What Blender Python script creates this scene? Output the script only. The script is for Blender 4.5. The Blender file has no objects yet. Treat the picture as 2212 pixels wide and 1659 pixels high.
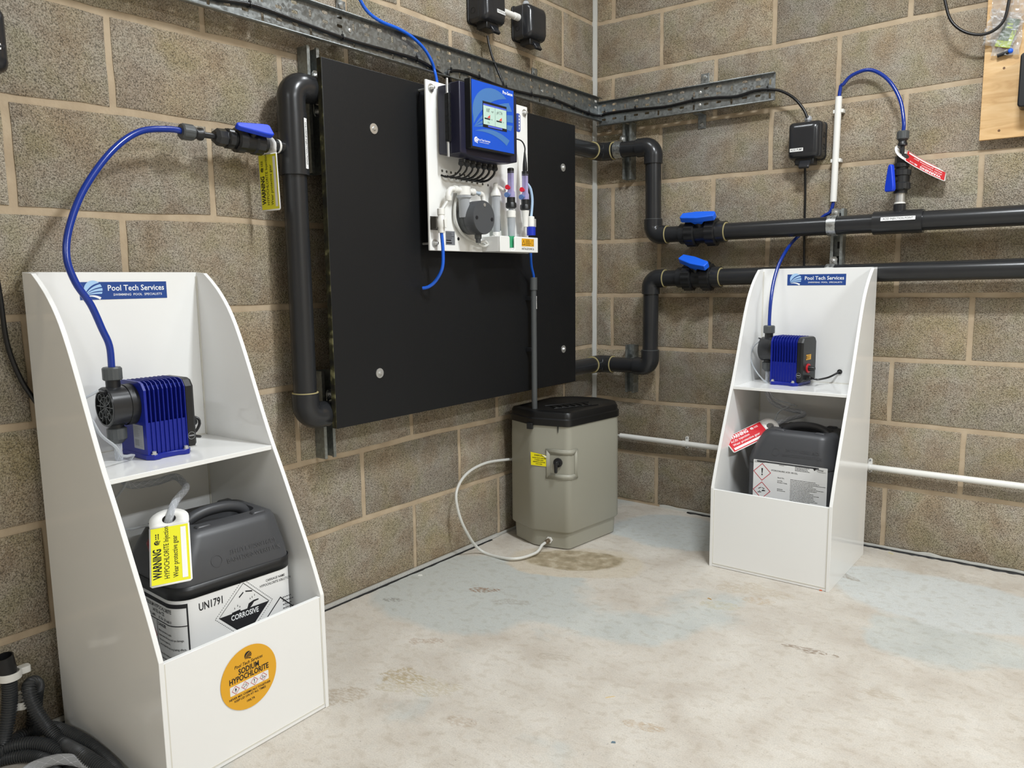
import bpy, bmesh, math, random
from mathutils import Vector, Matrix, noise
random.seed(7)
S = bpy.context.scene
C = S.collection
PI = math.pi
V = Vector

# ------------------------------------------------------------------ camera
F_PX, W_PX, H_PX = 1673.7, 2212.0, 1659.0
CAM = V((1.8088, -2.9278, 0.9721))
C_R = V((0.79094, 0.61177, -0.01234))
C_U = V((-0.07184, 0.11287, 0.99101))
C_F = V((-0.60766, 0.78294, -0.13322))
cd = bpy.data.cameras.new('camera'); cam = bpy.data.objects.new('camera', cd); C.objects.link(cam)
cd.sensor_fit = 'HORIZONTAL'; cd.sensor_width = 36.0; cd.lens = F_PX / W_PX * 36.0; cd.clip_start = 0.02
m = Matrix.Identity(4)
for i in range(3):
    m[i][0] = C_R[i]; m[i][1] = C_U[i]; m[i][2] = -C_F[i]; m[i][3] = CAM[i]
cam.matrix_world = m
S.camera = cam

# ------------------------------------------------------------------ world, exposure, lights
w = bpy.data.worlds.new('world'); S.world = w; w.use_nodes = True
w.node_tree.nodes['Background'].inputs[0].default_value = (0.80, 0.85, 0.9, 1)
w.node_tree.nodes['Background'].inputs[1].default_value = 0.25
S.view_settings.view_transform = 'Standard'; S.view_settings.look = 'None'
S.view_settings.gamma = 1.0; S.view_settings.use_curve_mapping = False
S.view_settings.exposure = -0.02
ROOM_X, ROOM_Y, ROOM_H = 5.2, -6.0, 2.75
# LED battens under the ceiling: (centre x, y, rotation about z, length, watts)
BATTENS = [(0.50, -1.00, 0.0, 0.35, 8.0), (1.60, -1.45, 0.0, 0.40, 50.0), (3.9, -1.9, PI/2, 1.3, 92.0), (2.1, -4.9, 0.0, 1.3, 28.0)]
for (bx_, by_, br, bl, bw) in BATTENS:
    for off in (-0.045, 0.045):
        ld = bpy.data.lights.new('batten_tube', 'AREA'); ld.shape = 'RECTANGLE'
        ld.size = bl; ld.size_y = 0.028; ld.energy = bw / 2; ld.color = (0.92, 0.965, 1.0)
        lo = bpy.data.objects.new('batten_tube', ld); C.objects.link(lo)
        a = br + PI/2
        lo.location = (bx_ + math.cos(a)*off, by_ + math.sin(a)*off, ROOM_H - 0.10)
        lo.rotation_euler = (0, 0, br)

# ------------------------------------------------------------------ helpers
def ray(px, py):
    return C_F + C_R*((px - W_PX/2)/F_PX) - C_U*((py - H_PX/2)/F_PX)
def PL(px, py, s=0.0):           # point on the plane x = s (parallel to the left wall)
    d = ray(px, py); return CAM + d*((s - CAM.x)/d.x)
def PR(px, py, s=0.0):           # point on the plane y = -s (parallel to the right wall)
    d = ray(px, py); return CAM + d*((-s - CAM.y)/d.y)
def PF(px, py, z=0.0):           # point on a horizontal plane
    d = ray(px, py); return CAM + d*((z - CAM.z)/d.z)

def frame(o, r, u):
    r = V(r).normalized(); u = V(u); n = r.cross(u).normalized(); u = n.cross(r)
    M = Matrix.Identity(4)
    for i in range(3):
        M[i][0] = r[i]; M[i][1] = u[i]; M[i][2] = n[i]; M[i][3] = o[i]
    return M
def FL(o): return frame(o, (0,1,0), (0,0,1))      # right, up, out of the left wall
def FR(o): return frame(o, (1,0,0), (0,0,1))      # right, up, out of the right wall
def axis(p, d, up=(0,0,1)):                        # local z along d
    d = V(d).normalized(); up = V(up)
    if abs(d.dot(up)) > 0.98: up = V((0,1,0)) if abs(d.y) < 0.9 else V((1,0,0))
    x = up.cross(d).normalized(); y = d.cross(x)
    M = Matrix.Identity(4)
    for i in range(3):
        M[i][0] = x[i]; M[i][1] = y[i]; M[i][2] = d[i]; M[i][3] = p[i]
    return M
def lin(h):
    h = h.lstrip('#'); o = []
    for i in (0,2,4):
        c = int(h[i:i+2],16)/255.0
        o.append(c/12.92 if c <= 0.04045 else ((c+0.055)/1.055)**2.4)
    return (o[0], o[1], o[2], 1.0)

MATS = {}
def mat(name, col, rough=0.5, metal=0.0, spec=0.5, noise_amt=0.0, nscale=20, bump=0.0, bscale=200, emit=None, trans=0.0, alpha=1.0, coat=0.0):
    if name in MATS: return MATS[name]
    m = bpy.data.materials.new(name); m.use_nodes = True; nt = m.node_tree; b = nt.nodes['Principled BSDF']
    c = lin(col); b.inputs['Base Color'].default_value = c
    b.inputs['Roughness'].default_value = rough; b.inputs['Metallic'].default_value = metal
    b.inputs['Specular IOR Level'].default_value = spec
    b.inputs['Transmission Weight'].default_value = trans
    b.inputs['Alpha'].default_value = alpha
    b.inputs['Coat Weight'].default_value = coat
    if emit: b.inputs['Emission Color'].default_value = lin(emit[0]); b.inputs['Emission Strength'].default_value = emit[1]
    tc = nt.nodes.new('ShaderNodeTexCoord')
    if noise_amt > 0:
        n = nt.nodes.new('ShaderNodeTexNoise'); n.inputs['Scale'].default_value = nscale; n.inputs['Detail'].default_value = 5
        nt.links.new(tc.outputs['Object'], n.inputs['Vector'])
        mr = nt.nodes.new('ShaderNodeMapRange'); mr.inputs[1].default_value = 0.3; mr.inputs[2].default_value = 0.7
        mr.inputs[3].default_value = 1-noise_amt; mr.inputs[4].default_value = 1+noise_amt
        nt.links.new(n.outputs['Fac'], mr.inputs[0])
        vm = nt.nodes.new('ShaderNodeVectorMath'); vm.operation = 'SCALE'; vm.inputs[0].default_value = c[:3]
        nt.links.new(mr.outputs[0], vm.inputs['Scale']); nt.links.new(vm.outputs[0], b.inputs['Base Color'])
    if bump > 0:
        n2 = nt.nodes.new('ShaderNodeTexNoise'); n2.inputs['Scale'].default_value = bscale; n2.inputs['Detail'].default_value = 3
        nt.links.new(tc.outputs['Object'], n2.inputs['Vector'])
        bp = nt.nodes.new('ShaderNodeBump'); bp.inputs['Strength'].default_value = bump; bp.inputs['Distance'].default_value = 0.001
        nt.links.new(n2.outputs['Fac'], bp.inputs['Height']); nt.links.new(bp.outputs[0], b.inputs['Normal'])
    MATS[name] = m; return m

def N(nt, t, **k):
    n = nt.nodes.new(t)
    for a, v in k.items():
        if isinstance(v, dict):
            for i, x in v.items(): n.inputs[i].default_value = x
        else: setattr(n, a, v)
    return n
def ramp(nt, fac, stops, interp='LINEAR'):
    r = nt.nodes.new('ShaderNodeValToRGB'); cr = r.color_ramp; cr.interpolation = interp
    while len(cr.elements) < len(stops): cr.elements.new(0.5)
    for e, (p, c) in zip(cr.elements, stops):
        e.position = p; e.color = c if not isinstance(c, str) else lin(c)
    nt.links.new(fac, r.inputs[0]); return r.outputs[0]
def mixc(nt, fac, a, b, mode='MIX'):
    n = nt.nodes.new('ShaderNodeMix'); n.data_type = 'RGBA'; n.blend_type = mode
    for s, v in ((n.inputs[0], fac), (n.inputs[6], a), (n.inputs[7], b)):
        if hasattr(v, 'is_linked') or hasattr(v, 'links'): nt.links.new(v, s)
        else: s.default_value = v
    return n.outputs[2]

def block_material():
    m = bpy.data.materials.new('concrete_block'); m.use_nodes = True; nt = m.node_tree; b = nt.nodes['Principled BSDF']
    L = nt.links.new
    tc = N(nt, 'ShaderNodeTexCoord'); oi = N(nt, 'ShaderNodeObjectInfo')
    sc = N(nt, 'ShaderNodeVectorMath', operation='SCALE'); sc.inputs[0].default_value = (7.3, 3.1, 5.7); L(oi.outputs['Random'], sc.inputs['Scale'])
    ad = N(nt, 'ShaderNodeVectorMath', operation='ADD'); L(tc.outputs['Object'], ad.inputs[0]); L(sc.outputs[0], ad.inputs[1]); P = ad.outputs[0]
    n1 = N(nt, 'ShaderNodeTexNoise', inputs_=None) if False else nt.nodes.new('ShaderNodeTexNoise')
    n1.inputs['Scale'].default_value = 5.0; n1.inputs['Detail'].default_value = 3; n1.inputs['Distortion'].default_value = 0.6; L(P, n1.inputs['Vector'])
    base = ramp(nt, n1.outputs['Fac'], [(0.30, '#c2beb8'), (0.46, '#c0b9ae'), (0.56, '#bdb3a3'), (0.70, '#c2b59f')])
    # a greenish and a pinkish tint in large soft patches
    n3 = nt.nodes.new('ShaderNodeTexNoise'); n3.inputs['Scale'].default_value = 11; n3.inputs['Detail'].default_value = 3; L(P, n3.inputs['Vector'])
    tint = ramp(nt, n3.outputs['Fac'], [(0.36, '#ded2cb'), (0.5, '#ffffff'), (0.66, '#e4e8d0')])
    base = mixc(nt, 0.55, base, tint, 'MULTIPLY')
    # per-block tone
    tone = ramp(nt, oi.outputs['Random'], [(0.0, '#dedcd8'), (0.5, '#fbf7ef'), (1.0, '#f2ece2')])
    base = mixc(nt, 1.0, base, tone, 'MULTIPLY')
    # aggregate grain
    g = nt.nodes.new('ShaderNodeTexNoise'); g.inputs['Scale'].default_value = 360; g.inputs['Detail'].default_value = 2.2; g.inputs['Roughness'].default_value = 0.6; L(P, g.inputs['Vector'])
    gv = nt.nodes.new('ShaderNodeTexVoronoi'); gv.inputs['Scale'].default_value = 310; gv.inputs['Randomness'].default_value = 1.0; L(P, gv.inputs['Vector'])
    gh = N(nt, 'ShaderNodeMath', operation='SUBTRACT'); L(g.outputs['Fac'], gh.inputs[0])
    gk = N(nt, 'ShaderNodeMath', operation='MULTIPLY'); L(gv.outputs['Distance'], gk.inputs[0]); gk.inputs[1].default_value = 0.35; L(gk.outputs[0], gh.inputs[1])
    gr = ramp(nt, gh.outputs[0], [(0.10, '#3f3a32'), (0.21, '#8f8a80'), (0.30, '#dedad2'), (0.42, '#ffffff')])
    gc = ramp(nt, gv.outputs['Color'], [(0.1, '#cdc9c2'), (0.5, '#f6f4f0'), (0.9, '#ffffff')])
    gr = mixc(nt, 1.0, gr, gc, 'MULTIPLY')
    base = mixc(nt, 0.70, base, gr, 'MULTIPLY')
    g2 = nt.nodes.new('ShaderNodeTexNoise'); g2.inputs['Scale'].default_value = 300; g2.inputs['Detail'].default_value = 1.5
    off = N(nt, 'ShaderNodeVectorMath', operation='ADD'); off.inputs[1].default_value = (3.1, 1.7, 9.2); L(P, off.inputs[0]); L(off.outputs[0], g2.inputs['Vector'])
    hi = ramp(nt, g2.outputs['Fac'], [(0.56, '#000000'), (0.72, '#999999')])
    base = mixc(nt, hi, base, lin('#d2cabb'))
    # rare pale chips
    v = nt.nodes.new('ShaderNodeTexVoronoi'); v.inputs['Scale'].default_value = 60; L(P, v.inputs['Vector'])
    chip = ramp(nt, v.outputs['Distance'], [(0.07, '#ffffff'), (0.11, '#000000')])
    vr = ramp(nt, v.outputs['Color'], [(0.90, '#000000'), (0.92, '#ffffff')])
    base = mixc(nt, mixc(nt, 1.0, chip, vr, 'MULTIPLY'), base, lin('#dbd2c2'))
    L(base, b.inputs['Base Color']); b.inputs['Roughness'].default_value = 0.95; b.inputs['Specular IOR Level'].default_value = 0.15
    bp = N(nt, 'ShaderNodeBump'); bp.inputs['Strength'].default_value = 0.9; bp.inputs['Distance'].default_value = 0.0035
    L(gh.outputs[0], bp.inputs['Height'])
    bp2 = N(nt, 'ShaderNodeBump'); bp2.inputs['Strength'].default_value = 0.5; bp2.inputs['Distance'].default_value = 0.003
    n4 = nt.nodes.new('ShaderNodeTexNoise'); n4.inputs['Scale'].default_value = 60; n4.inputs['Detail'].default_value = 3; L(P, n4.inputs['Vector'])
    L(n4.outputs['Fac'], bp2.inputs['Height']); L(bp.outputs[0], bp2.inputs['Normal']); L(bp2.outputs[0], b.inputs['Normal'])
    return m
def mortar_material():
    m = bpy.data.materials.new('mortar'); m.use_nodes = True; nt = m.node_tree; b = nt.nodes['Principled BSDF']; L = nt.links.new
    tc = N(nt, 'ShaderNodeTexCoord')
    n = nt.nodes.new('ShaderNodeTexNoise'); n.inputs['Scale'].default_value = 14; n.inputs['Detail'].default_value = 6; L(tc.outputs['Object'], n.inputs['Vector'])
    c = ramp(nt, n.outputs['Fac'], [(0.3, '#a9977f'), (0.5, '#b4a289'), (0.7, '#bead95')])
    L(c, b.inputs['Base Color']); b.inputs['Roughness'].default_value = 0.9; b.inputs['Specular IOR Level'].default_value = 0.2
    n2 = nt.nodes.new('ShaderNodeTexNoise'); n2.inputs['Scale'].default_value = 120; n2.inputs['Detail'].default_value = 4; L(tc.outputs['Object'], n2.inputs['Vector'])
    bp = N(nt, 'ShaderNodeBump'); bp.inputs['Strength'].default_value = 0.5; bp.inputs['Distance'].default_value = 0.002
    L(n2.outputs['Fac'], bp.inputs['Height']); L(bp.outputs[0], b.inputs['Normal'])
    return m
def galvanised(name='galvanised_steel', a='#878c8e', c='#a0a5a6', rough=0.38):
    m = bpy.data.materials.new(name); m.use_nodes = True; nt = m.node_tree; b = nt.nodes['Principled BSDF']; L = nt.links.new
    tc = N(nt, 'ShaderNodeTexCoord')
    v = nt.nodes.new('ShaderNodeTexVoronoi'); v.inputs['Scale'].default_value = 130; L(tc.outputs['Object'], v.inputs['Vector'])
    col = ramp(nt, v.outputs['Color'], [(0.15, a), (0.85, c)])
    L(col, b.inputs['Base Color']); b.inputs['Metallic'].default_value = 0.85
    rr = nt.nodes.new('ShaderNodeMapRange'); rr.inputs[3].default_value = rough-0.08; rr.inputs[4].default_value = rough+0.12
    L(v.outputs['Color'], rr.inputs[0]); L(rr.outputs[0], b.inputs['Roughness'])
    return m
def floor_material():
    m = bpy.data.materials.new('worn_painted_concrete'); m.use_nodes = True; nt = m.node_tree; b = nt.nodes['Principled BSDF']; L = nt.links.new
    tc = N(nt, 'ShaderNodeTexCoord'); P = tc.outputs['Object']
    def nz(s, d=4, dist=0.0, offv=None, stretch=None):
        n = nt.nodes.new('ShaderNodeTexNoise'); n.inputs['Scale'].default_value = s; n.inputs['Detail'].default_value = d; n.inputs['Distortion'].default_value = dist
        mp = N(nt, 'ShaderNodeMapping'); mp.inputs['Location'].default_value = offv or (0,0,0)
        if stretch: mp.inputs['Scale'].default_value = stretch
        L(P, mp.inputs['Vector']); L(mp.outputs[0], n.inputs['Vector']); return n.outputs['Fac']
    big = nz(1.7, 12, 0.25, (1.3, 0.4, 0))
    med = nz(7, 6, 0.3)
    # paint survives mostly near the left wall and the corner, in the rest dusty screed shows
    sx = N(nt, 'ShaderNodeSeparateXYZ'); L(P, sx.inputs[0])
    def mth(op, a, b_=None):
        n = N(nt, 'ShaderNodeMath', operation=op)
        for i, x in enumerate((a, b_)):
            if x is None: continue
            if isinstance(x, (int, float)): n.inputs[i].default_value = x
            else: L(x, n.inputs[i])
        return n.outputs[0]
    def blob(cx, cy, rx, ry, ang=0.0, wob=0.55, s=6.0):     # soft-edged stain of its own shape on the slab
        ca, sa = math.cos(ang), math.sin(ang)
        dx = mth('SUBTRACT', sx.outputs[0], cx); dy = mth('SUBTRACT', sx.outputs[1], cy)
        u = mth('ADD', mth('MULTIPLY', dx, ca/rx), mth('MULTIPLY', dy, sa/rx))
        v = mth('ADD', mth('MULTIPLY', dx, -sa/ry), mth('MULTIPLY', dy, ca/ry))
        d = mth('SQRT', mth('ADD', mth('MULTIPLY', u, u), mth('MULTIPLY', v, v)))
        d = mth('ADD', d, mth('MULTIPLY', mth('SUBTRACT', nz(s, 9, 0.3, (cx*3, cy*2, 0)), 0.5), wob*2))
        return ramp(nt, d, [(0.86, '#ffffff'), (0.97, '#000000')])
    dusty = ramp(nt, big, [(0.405, '#000000'), (0.45, '#ffffff')])
    paint = ramp(nt, med, [(0.3, '#b9bbb6'), (0.7, '#c5c6c0')])
    screed = ramp(nt, med, [(0.30, '#bfb6aa'), (0.5, '#c9c2b7'), (0.70, '#d0cac0')])
    col = mixc(nt, dusty, paint, screed)
    # solid paint along the left wall
    col = mixc(nt, blob(0.28, -1.15, 0.42, 0.30, 0.1, 0.5, 3), col, lin('#bbbdb8'))
    col = mixc(nt, blob(0.55, -0.25, 0.30, 0.22, 0, 0.5, 3), col, lin('#bfc2bf'))
    col = mixc(nt, blob(1.45, -0.38, 0.35, 0.22, 0, 0.4, 3), col, lin('#c8cac7'))
    # damp, algae-tinged stain in front of the tank, dusty ring around it
    p1 = PF(1240, 1215)
    col = mixc(nt, blob(p1.x, p1.y, 0.26, 0.16, 0.5, 0.35, 5), col, lin('#c9bfae'))
    p1 = PF(1232, 1208)
    st = blob(p1.x+0.01, p1.y, 0.19, 0.105, 0.55, 0.3, 7)
    stc = ramp(nt, nz(26, 6), [(0.35, '#8a7d62'), (0.52, '#a4967c'), (0.66, '#bdb29b')])
    col = mixc(nt, mth('MULTIPLY', st, 0.9), col, stc)
    brk = ramp(nt, nz(70, 4, 0.5, (4,4,0), (1,2.5,1)), [(0.42, '#111111'), (0.56, '#ffffff')])
    for (px, py, rx, ry, a, c, k) in [(1050,1275,.05,.022,.6,'#8a6a50',.8), (1750,1405,.075,.016,.1,'#84705c',.75), (870,1460,.07,.035,.5,'#a08c62',.6),
                                      (925,1385,.05,.02,.6,'#a7917c',.6), (1630,1275,.12,.05,0.2,'#b5a68e',.5), (740,1505,.08,.04,.6,'#a3927a',.5),
                                      (2120,1170,.09,.03,-.5,'#a89c90',.4), (1830,1245,.06,.02,-.4,'#8c7f70',.6), (1395,1570,.05,.02,.3,'#b29c80',.6), (2060,1245,.10,.04,0,'#a9a094',.4), (850,1295,.03,.015,.6,'#5f574c',.5), (1100,1300,.06,.02,.5,'#8a7a68',.35), (900,1480,.10,.05,.4,'#b3a78a',.5), (1560,1310,.07,.03,.3,'#bdb287',.35), (1640,1300,.05,.03,.2,'#b39a78',.5), (1000,1560,.05,.02,.2,'#a58f78',.4), (1900,1500,.06,.02,.2,'#a8977f',.35), (1200,1420,.05,.02,.5,'#a39684',.35)]:
        q = PF(px, py)
        col = mixc(nt, mth('MULTIPLY', mth('MULTIPLY', blob(q.x, q.y, rx, ry, a, 1.1, 16), brk), k), col, lin(c))
    mott = ramp(nt, nz(34, 9, 0.2, (2,5,0), (1, 1.2, 1)), [(0.34, '#e6e2dc'), (0.5, '#ffffff'), (0.66, '#f6f7f8')])
    col = mixc(nt, 0.55, col, mott, 'MULTIPLY')
    # fine scratches, speckle
    scr = ramp(nt, nz(60, 5, 1.0, None, (1, 5, 1)), [(0.61, '#000000'), (0.70, '#ffffff')])
    col = mixc(nt, mth('MULTIPLY', scr, 0.30), col, lin('#8f8270'))
    sp = ramp(nt, nz(150, 2), [(0.70, '#000000'), (0.74, '#ffffff')])
    col = mixc(nt, mth('MULTIPLY', sp, 0.6), col, lin('#6d655c'))
    fine = ramp(nt, nz(300, 3), [(0.3, '#e4e4e4'), (0.6, '#ffffff')])
    col = mixc(nt, 0.7, col, fine, 'MULTIPLY')
    L(col, b.inputs['Base Color'])
    L(ramp(nt, med, [(0.3, (0.42,)*3+(1,)), (0.7, (0.62,)*3+(1,))]), b.inputs['Roughness'])
    b.inputs['Specular IOR Level'].default_value = 0.35
    bp = N(nt, 'ShaderNodeBump'); bp.inputs['Strength'].default_value = 0.35; bp.inputs['Distance'].default_value = 0.003
    L(nz(45, 6), bp.inputs['Height']); L(bp.outputs[0], b.inputs['Normal'])
    return m
def ply_material():
    m = bpy.data.materials.new('birch_plywood'); m.use_nodes = True; nt = m.node_tree; b = nt.nodes['Principled BSDF']; L = nt.links.new
    tc = N(nt, 'ShaderNodeTexCoord'); mp = N(nt, 'ShaderNodeMapping'); mp.inputs['Scale'].default_value = (1.2, 1, 7); L(tc.outputs['Object'], mp.inputs[0])
    n = nt.nodes.new('ShaderNodeTexNoise'); n.inputs['Scale'].default_value = 6; n.inputs['Detail'].default_value = 6; n.inputs['Distortion'].default_value = 1.2; L(mp.outputs[0], n.inputs['Vector'])
    L(ramp(nt, n.outputs['Fac'], [(0.3, '#c59c68'), (0.5, '#d6b07c'), (0.7, '#dfbe8e')]), b.inputs['Base Color']); b.inputs['Roughness'].default_value = 0.6
    return m
def rough_edge_ply():
    m = bpy.data.materials.new('painted_board_edge'); m.use_nodes = True; nt = m.node_tree; b = nt.nodes['Principled BSDF']; L = nt.links.new
    tc = N(nt, 'ShaderNodeTexCoord'); n = nt.nodes.new('ShaderNodeTexNoise'); n.inputs['Scale'].default_value = 30; n.inputs['Detail'].default_value = 6; L(tc.outputs['Object'], n.inputs['Vector'])
    L(ramp(nt, n.outputs['Fac'], [(0.40, '#16160f'), (0.56, '#38361f'), (0.68, '#8c8a63')]), b.inputs['Base Color']); b.inputs['Roughness'].default_value = 0.8
    return m
def clear_mat(name, tint='#e6ebee', k=0.72, rough=0.08):
    m = bpy.data.materials.new(name); m.use_nodes = True; nt = m.node_tree; b = nt.nodes['Principled BSDF']; out = nt.nodes['Material Output']
    b.inputs['Base Color'].default_value = lin(tint); b.inputs['Roughness'].default_value = rough; b.inputs['Specular IOR Level'].default_value = 0.8
    t = N(nt, 'ShaderNodeBsdfTransparent'); t.inputs[0].default_value = lin(tint)
    mx = N(nt, 'ShaderNodeMixShader'); fr = N(nt, 'ShaderNodeLayerWeight'); fr.inputs['Blend'].default_value = 0.35
    mr = N(nt, 'ShaderNodeMapRange'); mr.inputs[3].default_value = 1-k; mr.inputs[4].default_value = 1.0
    nt.links.new(fr.outputs['Facing'], mr.inputs[0]); nt.links.new(mr.outputs[0], mx.inputs[0])
    nt.links.new(t.outputs[0], mx.inputs[1]); nt.links.new(b.outputs[0], mx.inputs[2]); nt.links.new(mx.outputs[0], out.inputs[0])
    MATS[name] = m; return m

M_BLOCK = block_material(); M_MORTAR = mortar_material(); M_GALV = galvanised(); M_FLOOR = floor_material(); M_PLY = ply_material(); M_BEDGE = rough_edge_ply()
M_STRUT = galvanised('zinc_channel', '#8a8e8c', '#a4a8a6', 0.50)
M_ZINC = galvanised('bright_zinc', '#a4a8a8', '#c8cbcb', 0.28)
WHITE = mat('gloss_white_acrylic', '#eeeeec', 0.12, spec=0.45)
WHITE2 = mat('white_plastic', '#e9e8e3', 0.35)
PVC = mat('dark_grey_pvc', '#28292b', 0.25, spec=0.45, noise_amt=0.08, nscale=12, bump=0.05, bscale=60)
PVC2 = mat('mid_grey_pvc', '#4c4f50', 0.4)
BLACKP = mat('black_plastic', '#17181a', 0.38)
BOXBLK = mat('dark_grey_box_plastic', '#27282b', 0.22)
BLUE = mat('blue_anodised_housing', '#14238a', 0.32, spec=0.4)
BLUEH = mat('blue_valve_handle', '#1c66ea', 0.4)
BLUET = mat('blue_tube', '#0a3190', 0.22, spec=0.7)
BLUEB = mat('bright_blue_tube', '#1560d8', 0.25, spec=0.7)
CABLE = mat('black_cable_sheath', '#101012', 0.32)
GLUE = mat('yellowed_solvent_ring', '#b5a878', 0.6)
INK = mat('black_ink', '#15151a', 0.6)
PAPER = mat('white_label_paper', '#e9e9e8', 0.45)
TAG_Y = mat('yellow_print', '#e9e42c', 0.45)
TAG_R = mat('red_print', '#c9202c', 0.4)
TAG_W = mat('white_tag_plastic', '#f2f1ee', 0.3)
LOGOB = mat('logo_blue', '#27498f', 0.3)
LOGOL = mat('logo_light_blue', '#a9cdf0', 0.35)
PRINTW = mat('white_print', '#f4f6f8', 0.4)
ORANGE = mat('amber_sticker', '#e3a722', 0.4)
REDP = mat('hazard_red', '#c4273a', 0.4)
TANK = mat('grey_green_tank_plastic', '#9b998c', 0.42, bump=0.04, bscale=150)
RUBB = mat('tank_lid_black', '#0c0c0d', 0.42, bump=0.1, bscale=90)
BOARD = mat('black_painted_ply', '#111214', 0.5, spec=0.35, bump=0.35, bscale=230)
STEEL = mat('stainless_steel', '#cfcfcd', 0.32, metal=0.75)
GREYC = mat('pale_grey_gland', '#a7a9ad', 0.45)
CLEAR = clear_mat('clear_tube', '#d3d7dc', 0.52, 0.10)
FROST = clear_mat('frosted_tube', '#e9e9e4', 0.35, 0.3)
CANB = mat('charcoal_polyethylene', '#434447', 0.40, spec=0.45, bump=0.06, bscale=120)
LIGHTGREY = mat('grey_print', '#8d8f92', 0.5)

BASE = {}
def meta(o, label=None, cat=None, group=None, kind=None):
    if label: o['label'] = label
    if cat: o['category'] = cat
    if group: o['group'] = group
    if kind: o['kind'] = kind
def thing(name, base, label, cat, group=None):
    o = bpy.data.objects.new(name, None); C.objects.link(o); o.location = base; o.empty_display_size = 0.05
    meta(o, label, cat, group); BASE[o.name] = V(base); return o

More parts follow.
